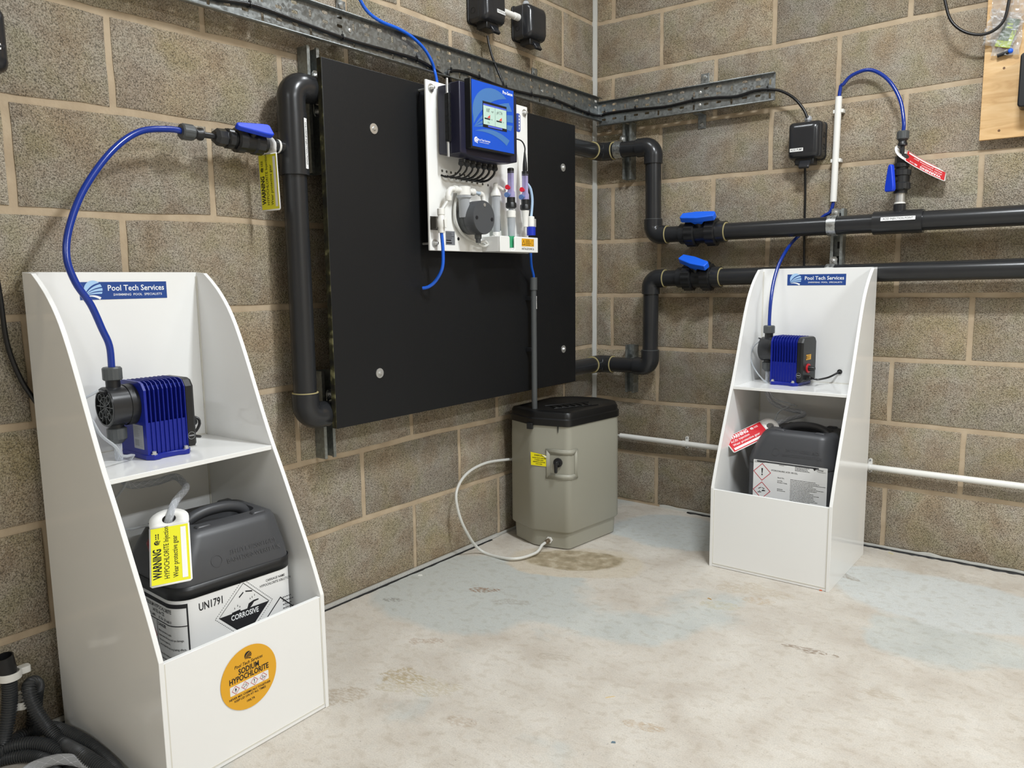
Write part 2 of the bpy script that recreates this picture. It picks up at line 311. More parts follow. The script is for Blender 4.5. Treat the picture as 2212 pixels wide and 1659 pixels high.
class MB:
    def __init__(s, M=None): s.v = []; s.f = []; s.M = M or Matrix.Identity(4)
    def add(s, vs, fs, M=None):
        M = M if M is not None else s.M; k = len(s.v)
        s.v += [M @ V(q) for q in vs]; s.f += [tuple(i + k for i in f) for f in fs]; return s
    def box(s, x0, x1, y0, y1, z0, z1, M=None):
        return s.add([(x0,y0,z0),(x1,y0,z0),(x1,y1,z0),(x0,y1,z0),(x0,y0,z1),(x1,y0,z1),(x1,y1,z1),(x0,y1,z1)],
                     [(3,2,1,0),(4,5,6,7),(0,1,5,4),(1,2,6,5),(2,3,7,6),(3,0,4,7)], M)
    def poly(s, pts, z=0.0, M=None):
        return s.add([(a, b, z) for a, b in pts], [tuple(range(len(pts)))], M)
    def prism(s, pts, z0, z1, M=None):
        n = len(pts)
        return s.add([(a,b,z0) for a,b in pts] + [(a,b,z1) for a,b in pts],
                     [tuple(range(n-1,-1,-1)), tuple(range(n,2*n))] + [(i,(i+1)%n,n+(i+1)%n,n+i) for i in range(n)], M)
    def lathe(s, prof, M=None, n=24, a0=0.0, cap=True, rf=None):
        vs = []; fs = []
        for (r, t) in prof:
            for i in range(n):
                a = a0 + 2*PI*i/n; k = rf(i, t) if rf else 1.0
                vs.append((math.cos(a)*r*k, math.sin(a)*r*k, t))
        for j in range(len(prof)-1):
            for i in range(n):
                fs.append((j*n+i, j*n+(i+1)%n, (j+1)*n+(i+1)%n, (j+1)*n+i))
        if cap:
            fs.append(tuple(range(n-1,-1,-1))); k = (len(prof)-1)*n; fs.append(tuple(range(k, k+n)))
        return s.add(vs, fs, M)
    def cyl(s, p0, p1, r, n=20, r1=None):
        p0 = s.M @ V(p0); p1 = s.M @ V(p1); L_ = (p1-p0).length
        return s.lathe([(r,0),(r if r1 is None else r1, L_)], axis(p0, p1-p0), n)
    def sph(s, c, r, n=12, sc=(1,1,1)):
        prof = [(math.sin(PI*j/n)*r, -math.cos(PI*j/n)*r) for j in range(n+1)]; prof[0] = (1e-5, -r); prof[-1] = (1e-5, r)
        M = s.M @ Matrix.Translation(V(c)) @ Matrix.Diagonal(V((sc[0], sc[1], sc[2], 1)))
        return s.lathe(prof, M, n*2, cap=False)
    def loft(s, rings, M=None, cap0=True, cap1=True):
        n = len(rings[0]); vs = [q for r in rings for q in r]; fs = []
        for j in range(len(rings)-1):
            for i in range(n): fs.append((j*n+i, j*n+(i+1)%n, (j+1)*n+(i+1)%n, (j+1)*n+i))
        if cap0: fs.append(tuple(range(n-1,-1,-1)))
        if cap1: k = (len(rings)-1)*n; fs.append(tuple(range(k, k+n)))
        return s.add(vs, fs, M)
    def tube(s, pts, r, n=12, radf=None, seg=None, cap=True):       # pts in world
        pts = [V(q) for q in pts]; n_ = len(pts)
        idx = list(range(n_)); vs = []; fs = []
        T = []
        for i in range(n_):
            a = pts[max(i-1,0)]; b = pts[min(i+1,n_-1)]; T.append((b-a).normalized())
        up = V((0,0,1)) if abs(T[0].z) < 0.9 else V((1,0,0))
        x = up.cross(T[0]).normalized()
        for i in range(n_):
            x = (x - T[i]*x.dot(T[i])).normalized(); y = T[i].cross(x)
            rr = r*(radf(i) if radf else 1.0)
            for k in range(n):
                a = 2*PI*k/n; vs.append(pts[i] + x*math.cos(a)*rr + y*math.sin(a)*rr)
        for j in range(n_-1):
            for i in range(n): fs.append((j*n+i, j*n+(i+1)%n, (j+1)*n+(i+1)%n, (j+1)*n+i))
        if cap: fs.append(tuple(range(n-1,-1,-1))); k = (n_-1)*n; fs.append(tuple(range(k, k+n)))
        return s.add(vs, fs, Matrix.Identity(4))
    def build(s, name, mt, parent=None, bevel=0.0, seg=2, ang=35, kind=None, label=None, flat=False, solid=0.0):
        b = BASE[parent.name] if parent is not None else V((0,0,0))
        me = bpy.data.meshes.new(name)
        if parent is None and s.v:
            xs = [v.x for v in s.v]; ys = [v.y for v in s.v]; zs = [v.z for v in s.v]
            b = V(((min(xs)+max(xs))/2, (min(ys)+max(ys))/2, min(zs)))
        me.from_pydata([tuple(v-b) for v in s.v], [], s.f); me.update()
        me.materials.append(mt)
        if not flat:
            me.shade_smooth(); me.set_sharp_from_angle(angle=math.radians(ang))
        o = bpy.data.objects.new(name, me); C.objects.link(o)
        if parent is not None: o.parent = parent
        else: o.location = b
        BASE[o.name] = b
        if solid:
            q = o.modifiers.new('solid', 'SOLIDIFY'); q.thickness = solid; q.offset = 0
        if bevel > 0:
            q = o.modifiers.new('bevel', 'BEVEL'); q.width = bevel; q.segments = seg; q.limit_method = 'ANGLE'; q.angle_limit = math.radians(40); q.harden_normals = False
        meta(o, label=label, kind=kind)
        return o
def spline(pts, step=0.01):
    pts = [V(q) for q in pts]; out = []
    P_ = [pts[0]*2 - pts[1]] + pts + [pts[-1]*2 - pts[-2]]
    for i in range(1, len(P_)-2):
        p0, p1, p2, p3 = P_[i-1:i+3]; n = max(1, int((p2-p1).length/step))
        for k in range(n):
            t = k/n
            out.append(0.5*((2*p1) + (p2-p0)*t + (2*p0-5*p1+4*p2-p3)*t*t + (3*p1-p0-3*p2+p3)*t*t*t))
    out.append(pts[-1]); return out
def rrect(hw, hd, r, n=6, cx=0, cy=0):
    r = min(r, hw*0.98, hd*0.98); o = []
    for (sx_, sy_, a0) in ((1,1,0),(-1,1,PI/2),(-1,-1,PI),(1,-1,3*PI/2)):
        for k in range(n+1):
            a = a0 + PI/2*k/n; o.append((cx + sx_*(hw-r) + math.cos(a)*r, cy + sy_*(hd-r) + math.sin(a)*r))
    return o
def rbox(mb, x0, x1, y0, y1, z0, z1, r, M=None, n=5):
    mb.prism(rrect((x1-x0)/2, (y1-y0)/2, r, n, (x0+x1)/2, (y0+y1)/2), z0, z1, M)
_TX = {}
def text(mb, s, M, size, align='CENTER', bold=0.0, sx=1.0, shear=0.0, z=0.0):
    key = (s, align, round(bold,4), shear)
    if key not in _TX:
        cu = bpy.data.curves.new('t', 'FONT'); cu.body = s; cu.align_x = align; cu.align_y = 'CENTER'; cu.size = 1.0
        cu.offset = bold; cu.shear = shear; cu.resolution_u = 2; cu.fill_mode = 'FRONT'
        o = bpy.data.objects.new('t', cu); C.objects.link(o)
        dg = bpy.context.evaluated_depsgraph_get(); me = bpy.data.meshes.new_from_object(o.evaluated_get(dg))
        _TX[key] = ([v.co.copy() for v in me.vertices], [tuple(p.vertices) for p in me.polygons])
        bpy.data.objects.remove(o); bpy.data.curves.remove(cu); bpy.data.meshes.remove(me)
    vs, fs = _TX[key]
    mb.add([(v.x*size*sx, v.y*size, z) for v in vs], fs, M); return mb
def lines(mb, M, x0, x1, y0, y1, n, h, z=0.0, seed=1):           # illegible small print as broken bars
    rnd = random.Random(seed)
    for i in range(n):
        y = y1 + (y0-y1)*(i+0.5)/n; x = x0; xe = x0 + (x1-x0)*rnd.uniform(0.55, 1.0)
        while x < xe:
            ww = rnd.uniform(0.02, 0.09)*(x1-x0)+h; e = min(x+ww, xe); mb.add([(x,y-h/2,z),(e,y-h/2,z),(e,y+h/2,z),(x,y+h/2,z)], [(0,1,2,3)], M); x = e + h*0.7
def at(M, x, y, z=0.0, rot=0.0): return M @ Matrix.Translation(V((x, y, z))) @ Matrix.Rotation(rot, 4, 'Z')
def LAT(M, t, ax):   # matrix in frame M with local z along one of its axes
    return M
def arcp(cx, cy, r, a0, a1, n=10): return [(cx+math.cos(math.radians(a0+(a1-a0)*i/n))*r, cy+math.sin(math.radians(a0+(a1-a0)*i/n))*r) for i in range(n+1)]
def quad(p0, p1, p2, n=10): return [((1-t)**2*p0[0]+2*t*(1-t)*p1[0]+t*t*p2[0], (1-t)**2*p0[1]+2*t*(1-t)*p1[1]+t*t*p2[1]) for t in [i/n for i in range(n+1)]]
def logo(mb, M, s, z=0.0, which='all'):
    O = (0.0, 0.10); cx, cy, R = 0.5, 0.42, 0.52
    def on(a): return (cx+math.cos(math.radians(a))*R, cy+math.sin(math.radians(a))*R)
    shapes = []
    shapes.append([ (0.0,0.16)] + arcp(cx, cy, R, 195, 48, 16) + quad(on(48), (0.30,0.72), (0.0,0.16))[1:-1])
    for (a, b, c1, c2) in ((38, 18, (0.34,0.62), (0.36,0.50)), (10, -7, (0.36,0.44), (0.40,0.34)), (-14, -27, (0.40,0.28), (0.45,0.20))):
        shapes.append(quad(O, c1, on(a)) + quad(on(b), c2, O)[:-1])
    low = quad((0.02,0.03), (0.5,0.22), (0.92,-0.02)) + quad((0.84,-0.14), (0.5,0.10), (0.02,0.03))[:-1]
    sel = shapes if which == 'blades' else ([low] if which == 'low' else shapes+[low])
    for sh in sel: mb.add([(x*s, y*s, z) for x, y in sh], [tuple(range(len(sh)))], M)
def rect(mb, M, x0, x1, y0, y1, z=0.0): mb.add([(x0,y0,z),(x1,y0,z),(x1,y1,z),(x0,y1,z)], [(0,1,2,3)], M)
def ring2(mb, M, outer, inner, z=0.0):
    n = len(outer); mb.add([(a,b,z) for a,b in outer]+[(a,b,z) for a,b in inner], [(i,(i+1)%n,n+(i+1)%n,n+i) for i in range(n)], M)
def diamond(mb, M, cx, cy, r, t, z=0.0):
    o = [(cx+r,cy),(cx,cy+r),(cx-r,cy),(cx,cy-r)]; i = [(cx+r-t,cy),(cx,cy+r-t),(cx-r+t,cy),(cx,cy-r+t)]
    ring2(mb, M, o, i, z)
def picto(mb, M, kind, cx, cy, s, z=0.0):
    T = lambda pts: mb.add([(cx+x*s, cy+y*s, z) for x, y in pts], [tuple(range(len(pts)))], M)
    if kind == 'bang':
        T([(-.13,.62),(.13,.62),(.06,-.2),(-.06,-.2)]); T(arcp(0,-.42,.12,0,330,10))
    elif kind == 'flame':
        T([(-.25,-.1),(-.28,.15),(-.1,.35),(-.05,.65),(.15,.4),(.28,.1),(.22,-.12),(.0,.0)]); ring2(mb, at(M,cx,cy), [(x*s,y*s) for x,y in arcp(0,-.32,.26,0,345,14)], [(x*s,y*s) for x,y in arcp(0,-.32,.18,0,345,14)], z)
    elif kind == 'corr':
        T([(-.55,.28),(-.12,.52),(-.08,.44),(-.5,.18)]); T([(.05,.5),(.5,.36),(.46,.28),(.03,.42)])
        T([(.02,-.02),(.2,.1),(.55,.06),(.62,-.06),(.3,-.1),(.12,-.14),(.0,-.1)])
        T([(-.62,-.3),(-.05,-.22),(-.05,-.32),(-.62,-.42)]); T([(-.4,-.2),(-.3,.0),(-.26,-.2)]); T([(.25,.3),(.29,.12),(.33,.3)])
    elif kind == 'env':
        T([(-.3,-.3),(-.22,-.3),(-.16,.5),(-.24,.5)]); T([(-.2,.1),(-.02,.42),(.02,.38),(-.16,.0)]); T([(-.22,.1),(-.5,.4),(-.46,.44),(-.2,.2)])
        T([(-.62,-.3),(.3,-.36),(.62,-.28),(.3,-.44),(-.6,-.4)]); T([(.05,-.1),(.3,.02),(.5,-.1),(.62,.02),(.6,-.26),(.5,-.16),(.28,-.24)])

def label_strip(parent, M, w_, h_, txt, size, sx=0.9, bold=0.004, rot90=False):
    mb = MB(); rbox(mb, -w_/2, w_/2, -h_/2, h_/2, 0, 0.0004, 0.001, M, 2)
    o = mb.build('label_strip', PAPER, parent, flat=True)
    t = MB(); text(t, txt, M, size, bold=bold, sx=sx, z=0.0007); t.build('lettering', INK, o, flat=True)
    return o

# ================================================================== SETTING
Z0 = 0.2300
RES_L = {0:[(0.7,.004),(1.36,.006),(1.58,.001),(2.31,-.004)], 1:[(.73,-.004),(1.13,.004),(1.35,-.002),(1.6,.001),(2.3,.003)], 2:[(1.67,-.001),(2.29,-.002)], 3:[(1.76,.001),(2.28,.001)],
         4:[(1.62,.001),(1.81,.004),(2.02,-.002),(2.26,-.002)], 5:[(1.81,.009),(2.03,.006),(2.24,-.002)], 6:[(1.57,.001),(2.03,-.011)], 7:[(0.01,.004),(.9,.002),(1.21,.001)], 8:[(0.01,-.001),(.36,.001)]}
RES_R = {0:[(.3,-.010),(.57,.007),(1.21,-.002),(1.61,-.001)], 1:[(0,-.005),(.3,-.007),(.61,.002),(1.15,.002),(1.58,-.001)], 2:[(0,-.005),(.64,.003),(1.15,.001),(1.57,.003)], 3:[(0,-.004),(1.16,-.001)],
         4:[(0,0)], 5:[(0,.008),(1.03,.002),(1.28,.003),(1.54,-.001)], 6:[(.75,0),(1.11,-.005),(1.43,0)], 7:[(0,.001),(.53,0),(.9,-.004),(1.21,.001)], 8:[(0,-.001),(.44,-.011)]}
def bed(tab, k, s):
    z = Z0 + 0.225*k; r = tab.get(k)
    if k < 0: return 0.012
    if not r: return z
    if s <= r[0][0]: return z + r[0][1]
    for (a, u), (b, v) in zip(r, r[1:]):
        if s <= b: return z + u + (v-u)*(s-a)/(b-a)
    return z + r[-1][1]
def build_wall(name, side, length, tab):
    # mortar body is the wall itself; every block is its own part standing 3 mm proud of the joints
    wb = MB()
    if side == 'L': wb.box(-0.14, -0.004, -length, 0.0, -0.02, ROOM_H)
    else: wb.box(-0.14, length, 0.004, 0.14, -0.02, ROOM_H)
    wall = wb.build(name, M_MORTAR, None, kind='structure', flat=True)
    rnd = random.Random(3 if side == 'L' else 11)
    nb = 0
    for k in range(-1, 11):
        par = (k % 2 == 1)       # courses -1, 1, 3 ...
        if side == 'L': perps = [0.0] + ([0.2365 + 0.4515*i for i in range(0, 12)] if par else [0.4525*i for i in range(1, 12)])
        else: perps = [0.0] + ([0.310 + 0.4505*i for i in range(0, 9)] if par else [0.090 + 0.4505*i for i in range(0, 9)])
        for a, b in zip(perps, perps[1:]):
            if a > min(length, 4.4): continue
            a_ = a + (0.0085 if a > 0 else 0.014) + rnd.uniform(-.001,.001); b_ = min(b, length) - 0.0085 + rnd.uniform(-.001,.001)
            if b_ - a_ < 0.03: continue
            bot = lambda s: bed(tab, k, s) + (0.0085 if k >= 0 else 0.0)
            top = lambda s: bed(tab, k+1, s) - 0.0085
            if k == 10: top = lambda s: ROOM_H-0.01
            pts = []
            nx = 7; nz_ = 4
            for i in range(nx): s = a_+(b_-a_)*i/nx; pts.append((s, bot(s)))
            for i in range(nz_): pts.append((b_, bot(b_) + (top(b_)-bot(b_))*i/nz_))
            for i in range(nx): s = b_+(a_-b_)*i/nx; pts.append((s, top(s)))
            for i in range(nz_): pts.append((a_, top(a_) + (bot(a_)-top(a_))*i/nz_))
            cxs = (a_+b_)/2; czs = (bot(cxs)+top(cxs))/2; P2 = []
            for (s, z) in pts:
                j = 0.0016; P2.append((s + rnd.uniform(-j, j), z + rnd.uniform(-j, j)))
            inner = [(cxs+(s-cxs)*(1-0.006/abs(b_-a_)), czs+(z-czs)*(1-0.010/abs(0.21))) for s, z in P2]
            pr = rnd.uniform(-0.0008, 0.0006)
            vs = []; n = len(P2)
            for ring, dep in ((P2, -0.012), (P2, -0.0022+pr), (inner, pr)):
                for (s, z) in ring: vs.append((dep, -s, z) if side == 'L' else (s, -dep, z))
            fs = []
            for j in range(2):
                for i in range(n):
                    q = (j*n+i, j*n+(i+1)%n, (j+1)*n+(i+1)%n, (j+1)*n+i)
                    fs.append(q[::-1] if side == 'L' else q)
            last = tuple(range(2*n, 3*n)); fs.append(last[::-1] if side == 'L' else last)
            mb = MB(); mb.add(vs, fs); mb.build('block', M_BLOCK, wall, ang=50)
            nb += 1
    return wall
build_wall('wall_left', 'L', -ROOM_Y, RES_L)
build_wall('wall_right', 'R', ROOM_X, RES_R)

fl = MB(); fl.box(-0.14, ROOM_X, ROOM_Y, 0.14, -0.12, 0.0); fl_o = fl.build('floor', M_FLOOR, None, kind='structure', flat=True)
# keep the floor material in world coordinates
me = fl_o.data
for v in me.vertices: v.co += fl_o.location
fl_o.location = (0,0,0)
def far_wall_mat():
    m = bpy.data.materials.new('far_blockwork'); m.use_nodes = True; nt = m.node_tree; b = nt.nodes['Principled BSDF']
    tc = N(nt, 'ShaderNodeTexCoord'); mp = N(nt, 'ShaderNodeMapping'); mp.inputs['Rotation'].default_value = (PI/2, 0, 0); nt.links.new(tc.outputs['Object'], mp.inputs[0])
    n = nt.nodes.new('ShaderNodeTexBrick'); n.inputs['Scale'].default_value = 1.0; n.inputs['Brick Width'].default_value = 0.45; n.inputs['Row Height'].default_value = 0.225; n.inputs['Mortar Size'].default_value = 0.007
    n.inputs['Color1'].default_value = lin('#b8b0a2'); n.inputs['Color2'].default_value = lin('#c2baab'); n.inputs['Mortar'].default_value = lin('#cbb59d')
    nt.links.new(mp.outputs[0], n.inputs['Vector']); nt.links.new(n.outputs['Color'], b.inputs['Base Color']); b.inputs['Roughness'].default_value = 0.9
    return m
FARM = far_wall_mat()
MB().box(-0.14, ROOM_X, ROOM_Y-0.14, ROOM_Y, -0.02, ROOM_H).build('wall_front', FARM, None, kind='structure', flat=True)
MB().box(ROOM_X, ROOM_X+0.14, ROOM_Y-0.14, 0.14, -0.02, ROOM_H).build('wall_back', FARM, None, kind='structure', flat=True)
MB().box(-0.14, ROOM_X+0.14, ROOM_Y-0.14, 0.14, ROOM_H, ROOM_H+0.1).build('ceiling', mat('ceiling_white', '#e6e3dc', 0.8), None, kind='structure', flat=True)
# rough sealant down the corner
cb = MB(); rnd = random.Random(5); rings = []
for i in range(90):
    z = ROOM_H*i/89; j = 0.0
    a = 0.015 + rnd.uniform(-.001,.001); b = 0.011 + rnd.uniform(-.001,.001)
    rings.append([(-0.004,0.004,z), (-0.004,-a,z), (0.001,-a,z), (0.006,-0.006,z), (b,-0.001,z), (b,0.004,z)])
cb.loft(rings); cb.build('trim_1', mat('corner_sealant', '#b9b9b4', 0.8, bump=0.8, bscale=180), None, kind='structure')
# bead strip and membrane edge at the foot of the left wall
ts = MB(); ts.box(0.0, 0.010, -3.4, -0.70, 0.001, 0.012); ts.box(0.0, 0.006, -0.70, -0.02, 0.001, 0.010)
tr = ts.build('trim_2', mat('grey_plastic_bead', '#b2b1ab', 0.5), None, kind='structure', bevel=0.001)
rb = MB(); y = -1.62
while y < -0.72:
    rb.box(0.009, 0.0115, y, y+0.0022, 0.003, 0.0115); y += 0.0048
rb.build('ribbing', mat('pale_bead_rib', '#cfceca', 0.5), tr, kind='stuff', flat=True)
def ragged(name, mt, pts_fn, n, z0, z1, seed, amp):
    r = random.Random(seed); mb = MB(); ring = []
    for i in range(n):
        p, out = pts_fn(i/(n-1)); wv = amp*(0.6+0.9*abs(noise.noise(V((i*0.21, seed, 0))))+r.uniform(-.15,.15)); zt = z1*(0.7+0.6*abs(noise.noise(V((i*0.13, seed+4, 0)))))
        q = p + out*wv
        ring.append([(p.x,p.y,z0),(q.x,q.y,z0),(q.x-out.x*wv*.2,q.y-out.y*wv*.2,zt),(p.x,p.y,zt)])
    mb.loft(ring); return mb.build(name, mt, None, kind='structure')
DARKGAP = mat('black_membrane', '#0d0d0e', 0.6)
ragged('trim_3', DARKGAP, lambda t: (V((0.010, -0.75-2.4*t, 0)), V((1,0,0))), 160, 0.0, 0.003, 2, 0.010)
ragged('trim_4', mat('whitewash_lip', '#c3c3bd', 0.7), lambda t: (V((0.33+4.5*t, 0.0, 0)), V((0,-1,0))), 420, 0.0, 0.014, 8, 0.006)
ragged('trim_5', DARKGAP, lambda t: (V((0.46+4.3*t, -0.005, 0)), V((0,-1,0))), 420, 0.0, 0.0045, 12, 0.016)

# ================================================================== PIPEWORK
PS = 0.075; PR_ = 0.0315
def straight(parent, a, b, name='pipe'):
    mb = MB(); mb.cyl(a, b, PR_, 28); return mb.build(name, PVC, parent)
def socket_ring(mb, p, d, r0=0.0315, r1=0.0365):
    mb.lathe([(r0,0),(r1-0.0008,0),(r1-0.0008,0.0022),(r0,0.0022)], axis(p, d), 28, cap=False)
def elbow(parent, c, d1, d2, ring1=True, ring2=True, leg=0.062, R=0.036):
    """90 degree solvent elbow, centre c, sockets pointing along d1 and d2"""
    c = V(c); d1 = V(d1); d2 = V(d2); mb = MB(); pts = []; rad = []
    A = c + d1*leg; B = c + d2*leg
    n = 14; rs = 0.0368
    pts.append(A); rad.append(rs)
    pts.append(c + d1*(R+0.002)); rad.append(rs)
    for i in range(n+1):
        t = PI/2*i/n; q = c + d1*R*(1-math.sin(t)) + d2*R*(1-math.cos(t)); pts.append(q); rad.append(rs)
    pts.append(c + d2*(R+0.002)); pts.append(B)
    mb.tube(pts, rs, 28); o = mb.build('elbow', PVC, parent)
    for f, p, d in ((ring1, A, d1), (ring2, B, d2)):
        if f: rg = MB(); socket_ring(rg, p, d); rg.build('glue_ring', GLUE if f == 1 else PVC2, o)
    return o
ZU, ZM, ZLW, ZB = 1.472, 1.143, 0.973, 0.611
DL = 1.617
X_, Y_, Z_ = V((1,0,0)), V((0,1,0)), V((0,0,1))
loop = thing('pipe_loop', (0.075, -DL, 0.55), 'dark grey pipe loop passing behind the black board and round the corner to both valves', 'pipe')
uz = 1.480
elbow(loop, (PS, -DL, uz), Y_, -Z_, 0, 0, leg=0.070)
straight(loop, (PS, -DL+0.06, uz), (PS, -0.13, uz+0.012))
straight(loop, (PS, -DL, uz-0.06), (PS, -DL, ZB-0.005+0.06))
# injection tee on the left pipe
tee = MB(); tee.lathe([(0.0315,0),(0.0385,0.0),(0.0385,0.158),(0.0315,0.158)], axis((PS,-DL,1.252), Z_), 30, cap=False)
tee.lathe([(0.017,0.02),(0.017,0.062),(0.0145,0.064)], axis((PS,-DL,1.320), -Y_), 24)
te = tee.build('injection_tee', PVC, loop)
Mt = frame(PL(645, 309, PS+0.034), (-0.06,0,-1), (0.62,0.72,0)) 
pt = V((PS + 0.0388*math.cos(math.radians(20)), -DL + 0.0388*math.sin(math.radians(20)), 1.331))
nrm = V((math.cos(math.radians(20)), math.sin(math.radians(20)), 0))
Mt = frame(pt + nrm*0.0004, (0,0,-1), V(nrm).cross(V((0,0,-1))))
label_strip(te, Mt, 0.128, 0.012, 'CHLORINE INJECTION POINT', 0.0092, sx=0.88)
elbow(loop, (PS, -DL, ZB-0.005), Z_, Y_, 1, 0, leg=0.066)
straight(loop, (PS, -DL+0.06, ZB-0.005), (PS, -0.13, ZB))
elbow(loop, (PS, -PS, uz+0.012), -Y_, X_, 1, 1)
elbow(loop, (PS, -PS, ZB), -Y_, X_, 1, 1)
straight(loop, (PS+0.06, -PS, uz+0.012), (0.26, -PS, uz+0.010))
straight(loop, (PS+0.06, -PS, ZB), (0.26, -PS, ZB))
elbow(loop, (0.319, -PS, uz+0.010), -X_, -Z_, 0, 0, leg=0.068)
straight(loop, (0.319, -PS, uz-0.05), (0.322, -PS, ZM+0.06))
elbow(loop, (0.322, -PS, ZM), Z_, X_, 2, 1)
elbow(loop, (0.315, -PS, ZLW-0.003), X_, -Z_, 1, 0)
straight(loop, (0.315, -PS, ZLW-0.06), (0.315, -PS, ZB+0.06))
elbow(loop, (0.315, -PS, ZB), Z_, -X_, 2, 0, leg=0.068)
straight(loop, (0.38, -PS, ZM), (0.47, -PS, ZM)); straight(loop, (0.37, -PS, ZLW-0.003), (0.455, -PS, ZLW-0.001))

def ball_valve(x0, x1, z, tilt, label):
    """double-union ball valve lying along +x with a blue lever on the front"""
    T = thing('ball_valve', ((x0+x1)/2, -PS, z), label, 'valve', None)
    L_ = x1-x0; A = axis((x0, -PS, z), X_)
    MB().lathe([(0.0315,0),(0.040,0.0),(0.040,0.024),(0.046,0.026),(0.046,0.030)], A, 28).build('end_socket', PVC, T)
    A2 = axis((x1, -PS, z), -X_)
    s2 = MB().lathe([(0.0315,0),(0.040,0.0),(0.040,0.045),(0.0315,0.045)], A2, 28).build('end_socket', PVC, T)
    rg = MB(); socket_ring(rg, (x1,-PS,z), X_); rg.build('glue_ring', GLUE, s2)
    def nut(a, name='union_nut'):
        rf = lambda i, t: (1.0 if (i % 4 < 2) else 0.955)
        MB().lathe([(0.044,0),(0.0525,0.003),(0.0525,0.036),(0.046,0.040)], axis((a, -PS, z), X_), 56, rf=rf).build(name, BLACKP, T, ang=25)
    nut(x0+0.026); nut(x1-0.026-0.044-0.002)
    MB().lathe([(0.040,0),(0.040,L_-0.07)], axis((x0+0.036,-PS,z), X_), 28).build('valve_body', BLACKP, T)
    xm = (x0+x1)/2 - 0.006
    # stem points up and out towards the room, lever sits across it
    up = V((0, -0.62, 0.78)).normalized()
    MB().lathe([(0.020,0.0),(0.018,0.048),(0.014,0.052)], axis(V((xm,-PS,z)) , up), 20).build('stem', BLACKP, T)
    MB().lathe([(0.024,0),(0.022,0.030),(0.012,0.034)], axis(V((x1-0.070,-PS+0.0,z+0.030)), V((0,0.5,0.86))), 18).build('lug', BLACKP, T)
    R = Matrix.Rotation(tilt, 4, up)
    r = (R.to_3x3() @ X_); Mh = frame(V((xm,-PS,z))+up*0.062, r, up.cross(r))     # z = up
    h = MB(Mh)
    prof = [(-0.066,-0.013),(-0.064,0.015),(-0.006,0.021),(0.064,0.016),(0.071,0.010),(0.071,-0.014),(0.006,-0.022),(-0.058,-0.017)]
    h.prism(prof, 0.0, 0.023); h.lathe([(0.011,-0.020),(0.015,0.0)], Mh, 12)
    wdg = [(-0.026,-0.018),(0.030,-0.018),(0.024,0.014),(-0.022,0.014)]
    h.add([(a*0.45, b*0.6, -0.018) for a,b in wdg]+[(a,b,0.001) for a,b in wdg], [(3,2,1,0),(4,5,6,7),(0,1,5,4),(1,2,6,5),(2,3,7,6),(3,0,4,7)])
    h.build('lever', BLUEH, T, bevel=0.003, seg=3)
    return T
ball_valve(0.447, 0.628, ZM, 0.0, 'ball valve with level blue lever in the upper grey pipe by the corner')
ball_valve(0.437, 0.612, ZLW, -0.40, 'ball valve with tilted blue lever in the lower grey pipe, below the other valve')

up_run = thing('pipe_run', (0.62, -PS, ZM), 'upper dark grey horizontal pipe on the right wall with the injection tee', 'pipe')
straight(up_run, (0.620,-PS,ZM), (2.6,-PS,ZM+0.010))
t2 = MB(); t2.lathe([(0.0315,0),(0.0385,0.0),(0.0385,0.150),(0.0315,0.150)], axis((1.148,-PS,ZM+0.003), X_), 30, cap=False)
t2.lathe([(0.019,0.02),(0.019,0.056),(0.016,0.058)], axis((1.224,-PS,ZM+0.003), Z_), 24)
te2 = t2.build('injection_tee', PVC, up_run)
pt = PR(1939, 474, PS+0.0388); ml = math.radians(14)
nrm = V((0,-math.cos(ml), math.sin(ml))); pt = V((pt.x, -PS-0.0388*math.cos(ml), ZM+0.003+0.0388*math.sin(ml)))
label_strip(te2, frame(pt+nrm*0.0004, (1,0,0), nrm.cross(X_)), 0.104, 0.0125, 'ACID INJECTION POINT', 0.0100, sx=0.84)
low_run = thing('pipe_run', (0.60, -PS, ZLW), 'lower dark grey horizontal pipe on the right wall passing behind the right cabinet', 'pipe')
straight(low_run, (0.604,-PS,ZLW), (2.6,-PS,ZLW+0.030))

# ------------------------------------------------------------------ strut channels and clamps
def strut(label, M, length, slots=False, group=None):
    """slotted channel: M = frame with right, up, out; origin at its bottom centre on the wall"""
    o = M.to_translation(); T = thing('strut_channel', o, label, 'channel', group)
    hw = 0.0205; t = 0.0025; mb = MB(M); L_ = length
    sec = [(-hw,0),(hw,0),(hw,0.041),(hw-0.0095,0.041),(hw-0.0095,0.034),(hw-0.0075,0.034),(hw-0.0075,0.0385),(hw-t,0.0385),(hw-t,t),(-hw+t,t),(-hw+t,0.0385),(-hw+0.0075,0.0385),(-hw+0.0075,0.034),(-hw+0.0095,0.034),(-hw+0.0095,0.041),(-hw,0.041)]
    n = len(sec); vs = [(a, 0, b) for a, b in sec] + [(a, L_, b) for a, b in sec]
    fs = [tuple(range(n)), tuple(range(2*n-1, n-1, -1))] + [(i, n+i, n+(i+1)%n, (i+1)%n) for i in range(n)]
    mb.add(vs, fs); mb.build('channel_body', M_STRUT, T, ang=30)
    ms = MB(M); y = 0.03
    while y < L_-0.02:
        ms.box(-0.007, 0.007, y-0.012, y+0.012, t, t+0.0006); y += 0.05
    ms.build('slot', BLACKP, T, kind='stuff', flat=True)
    return T
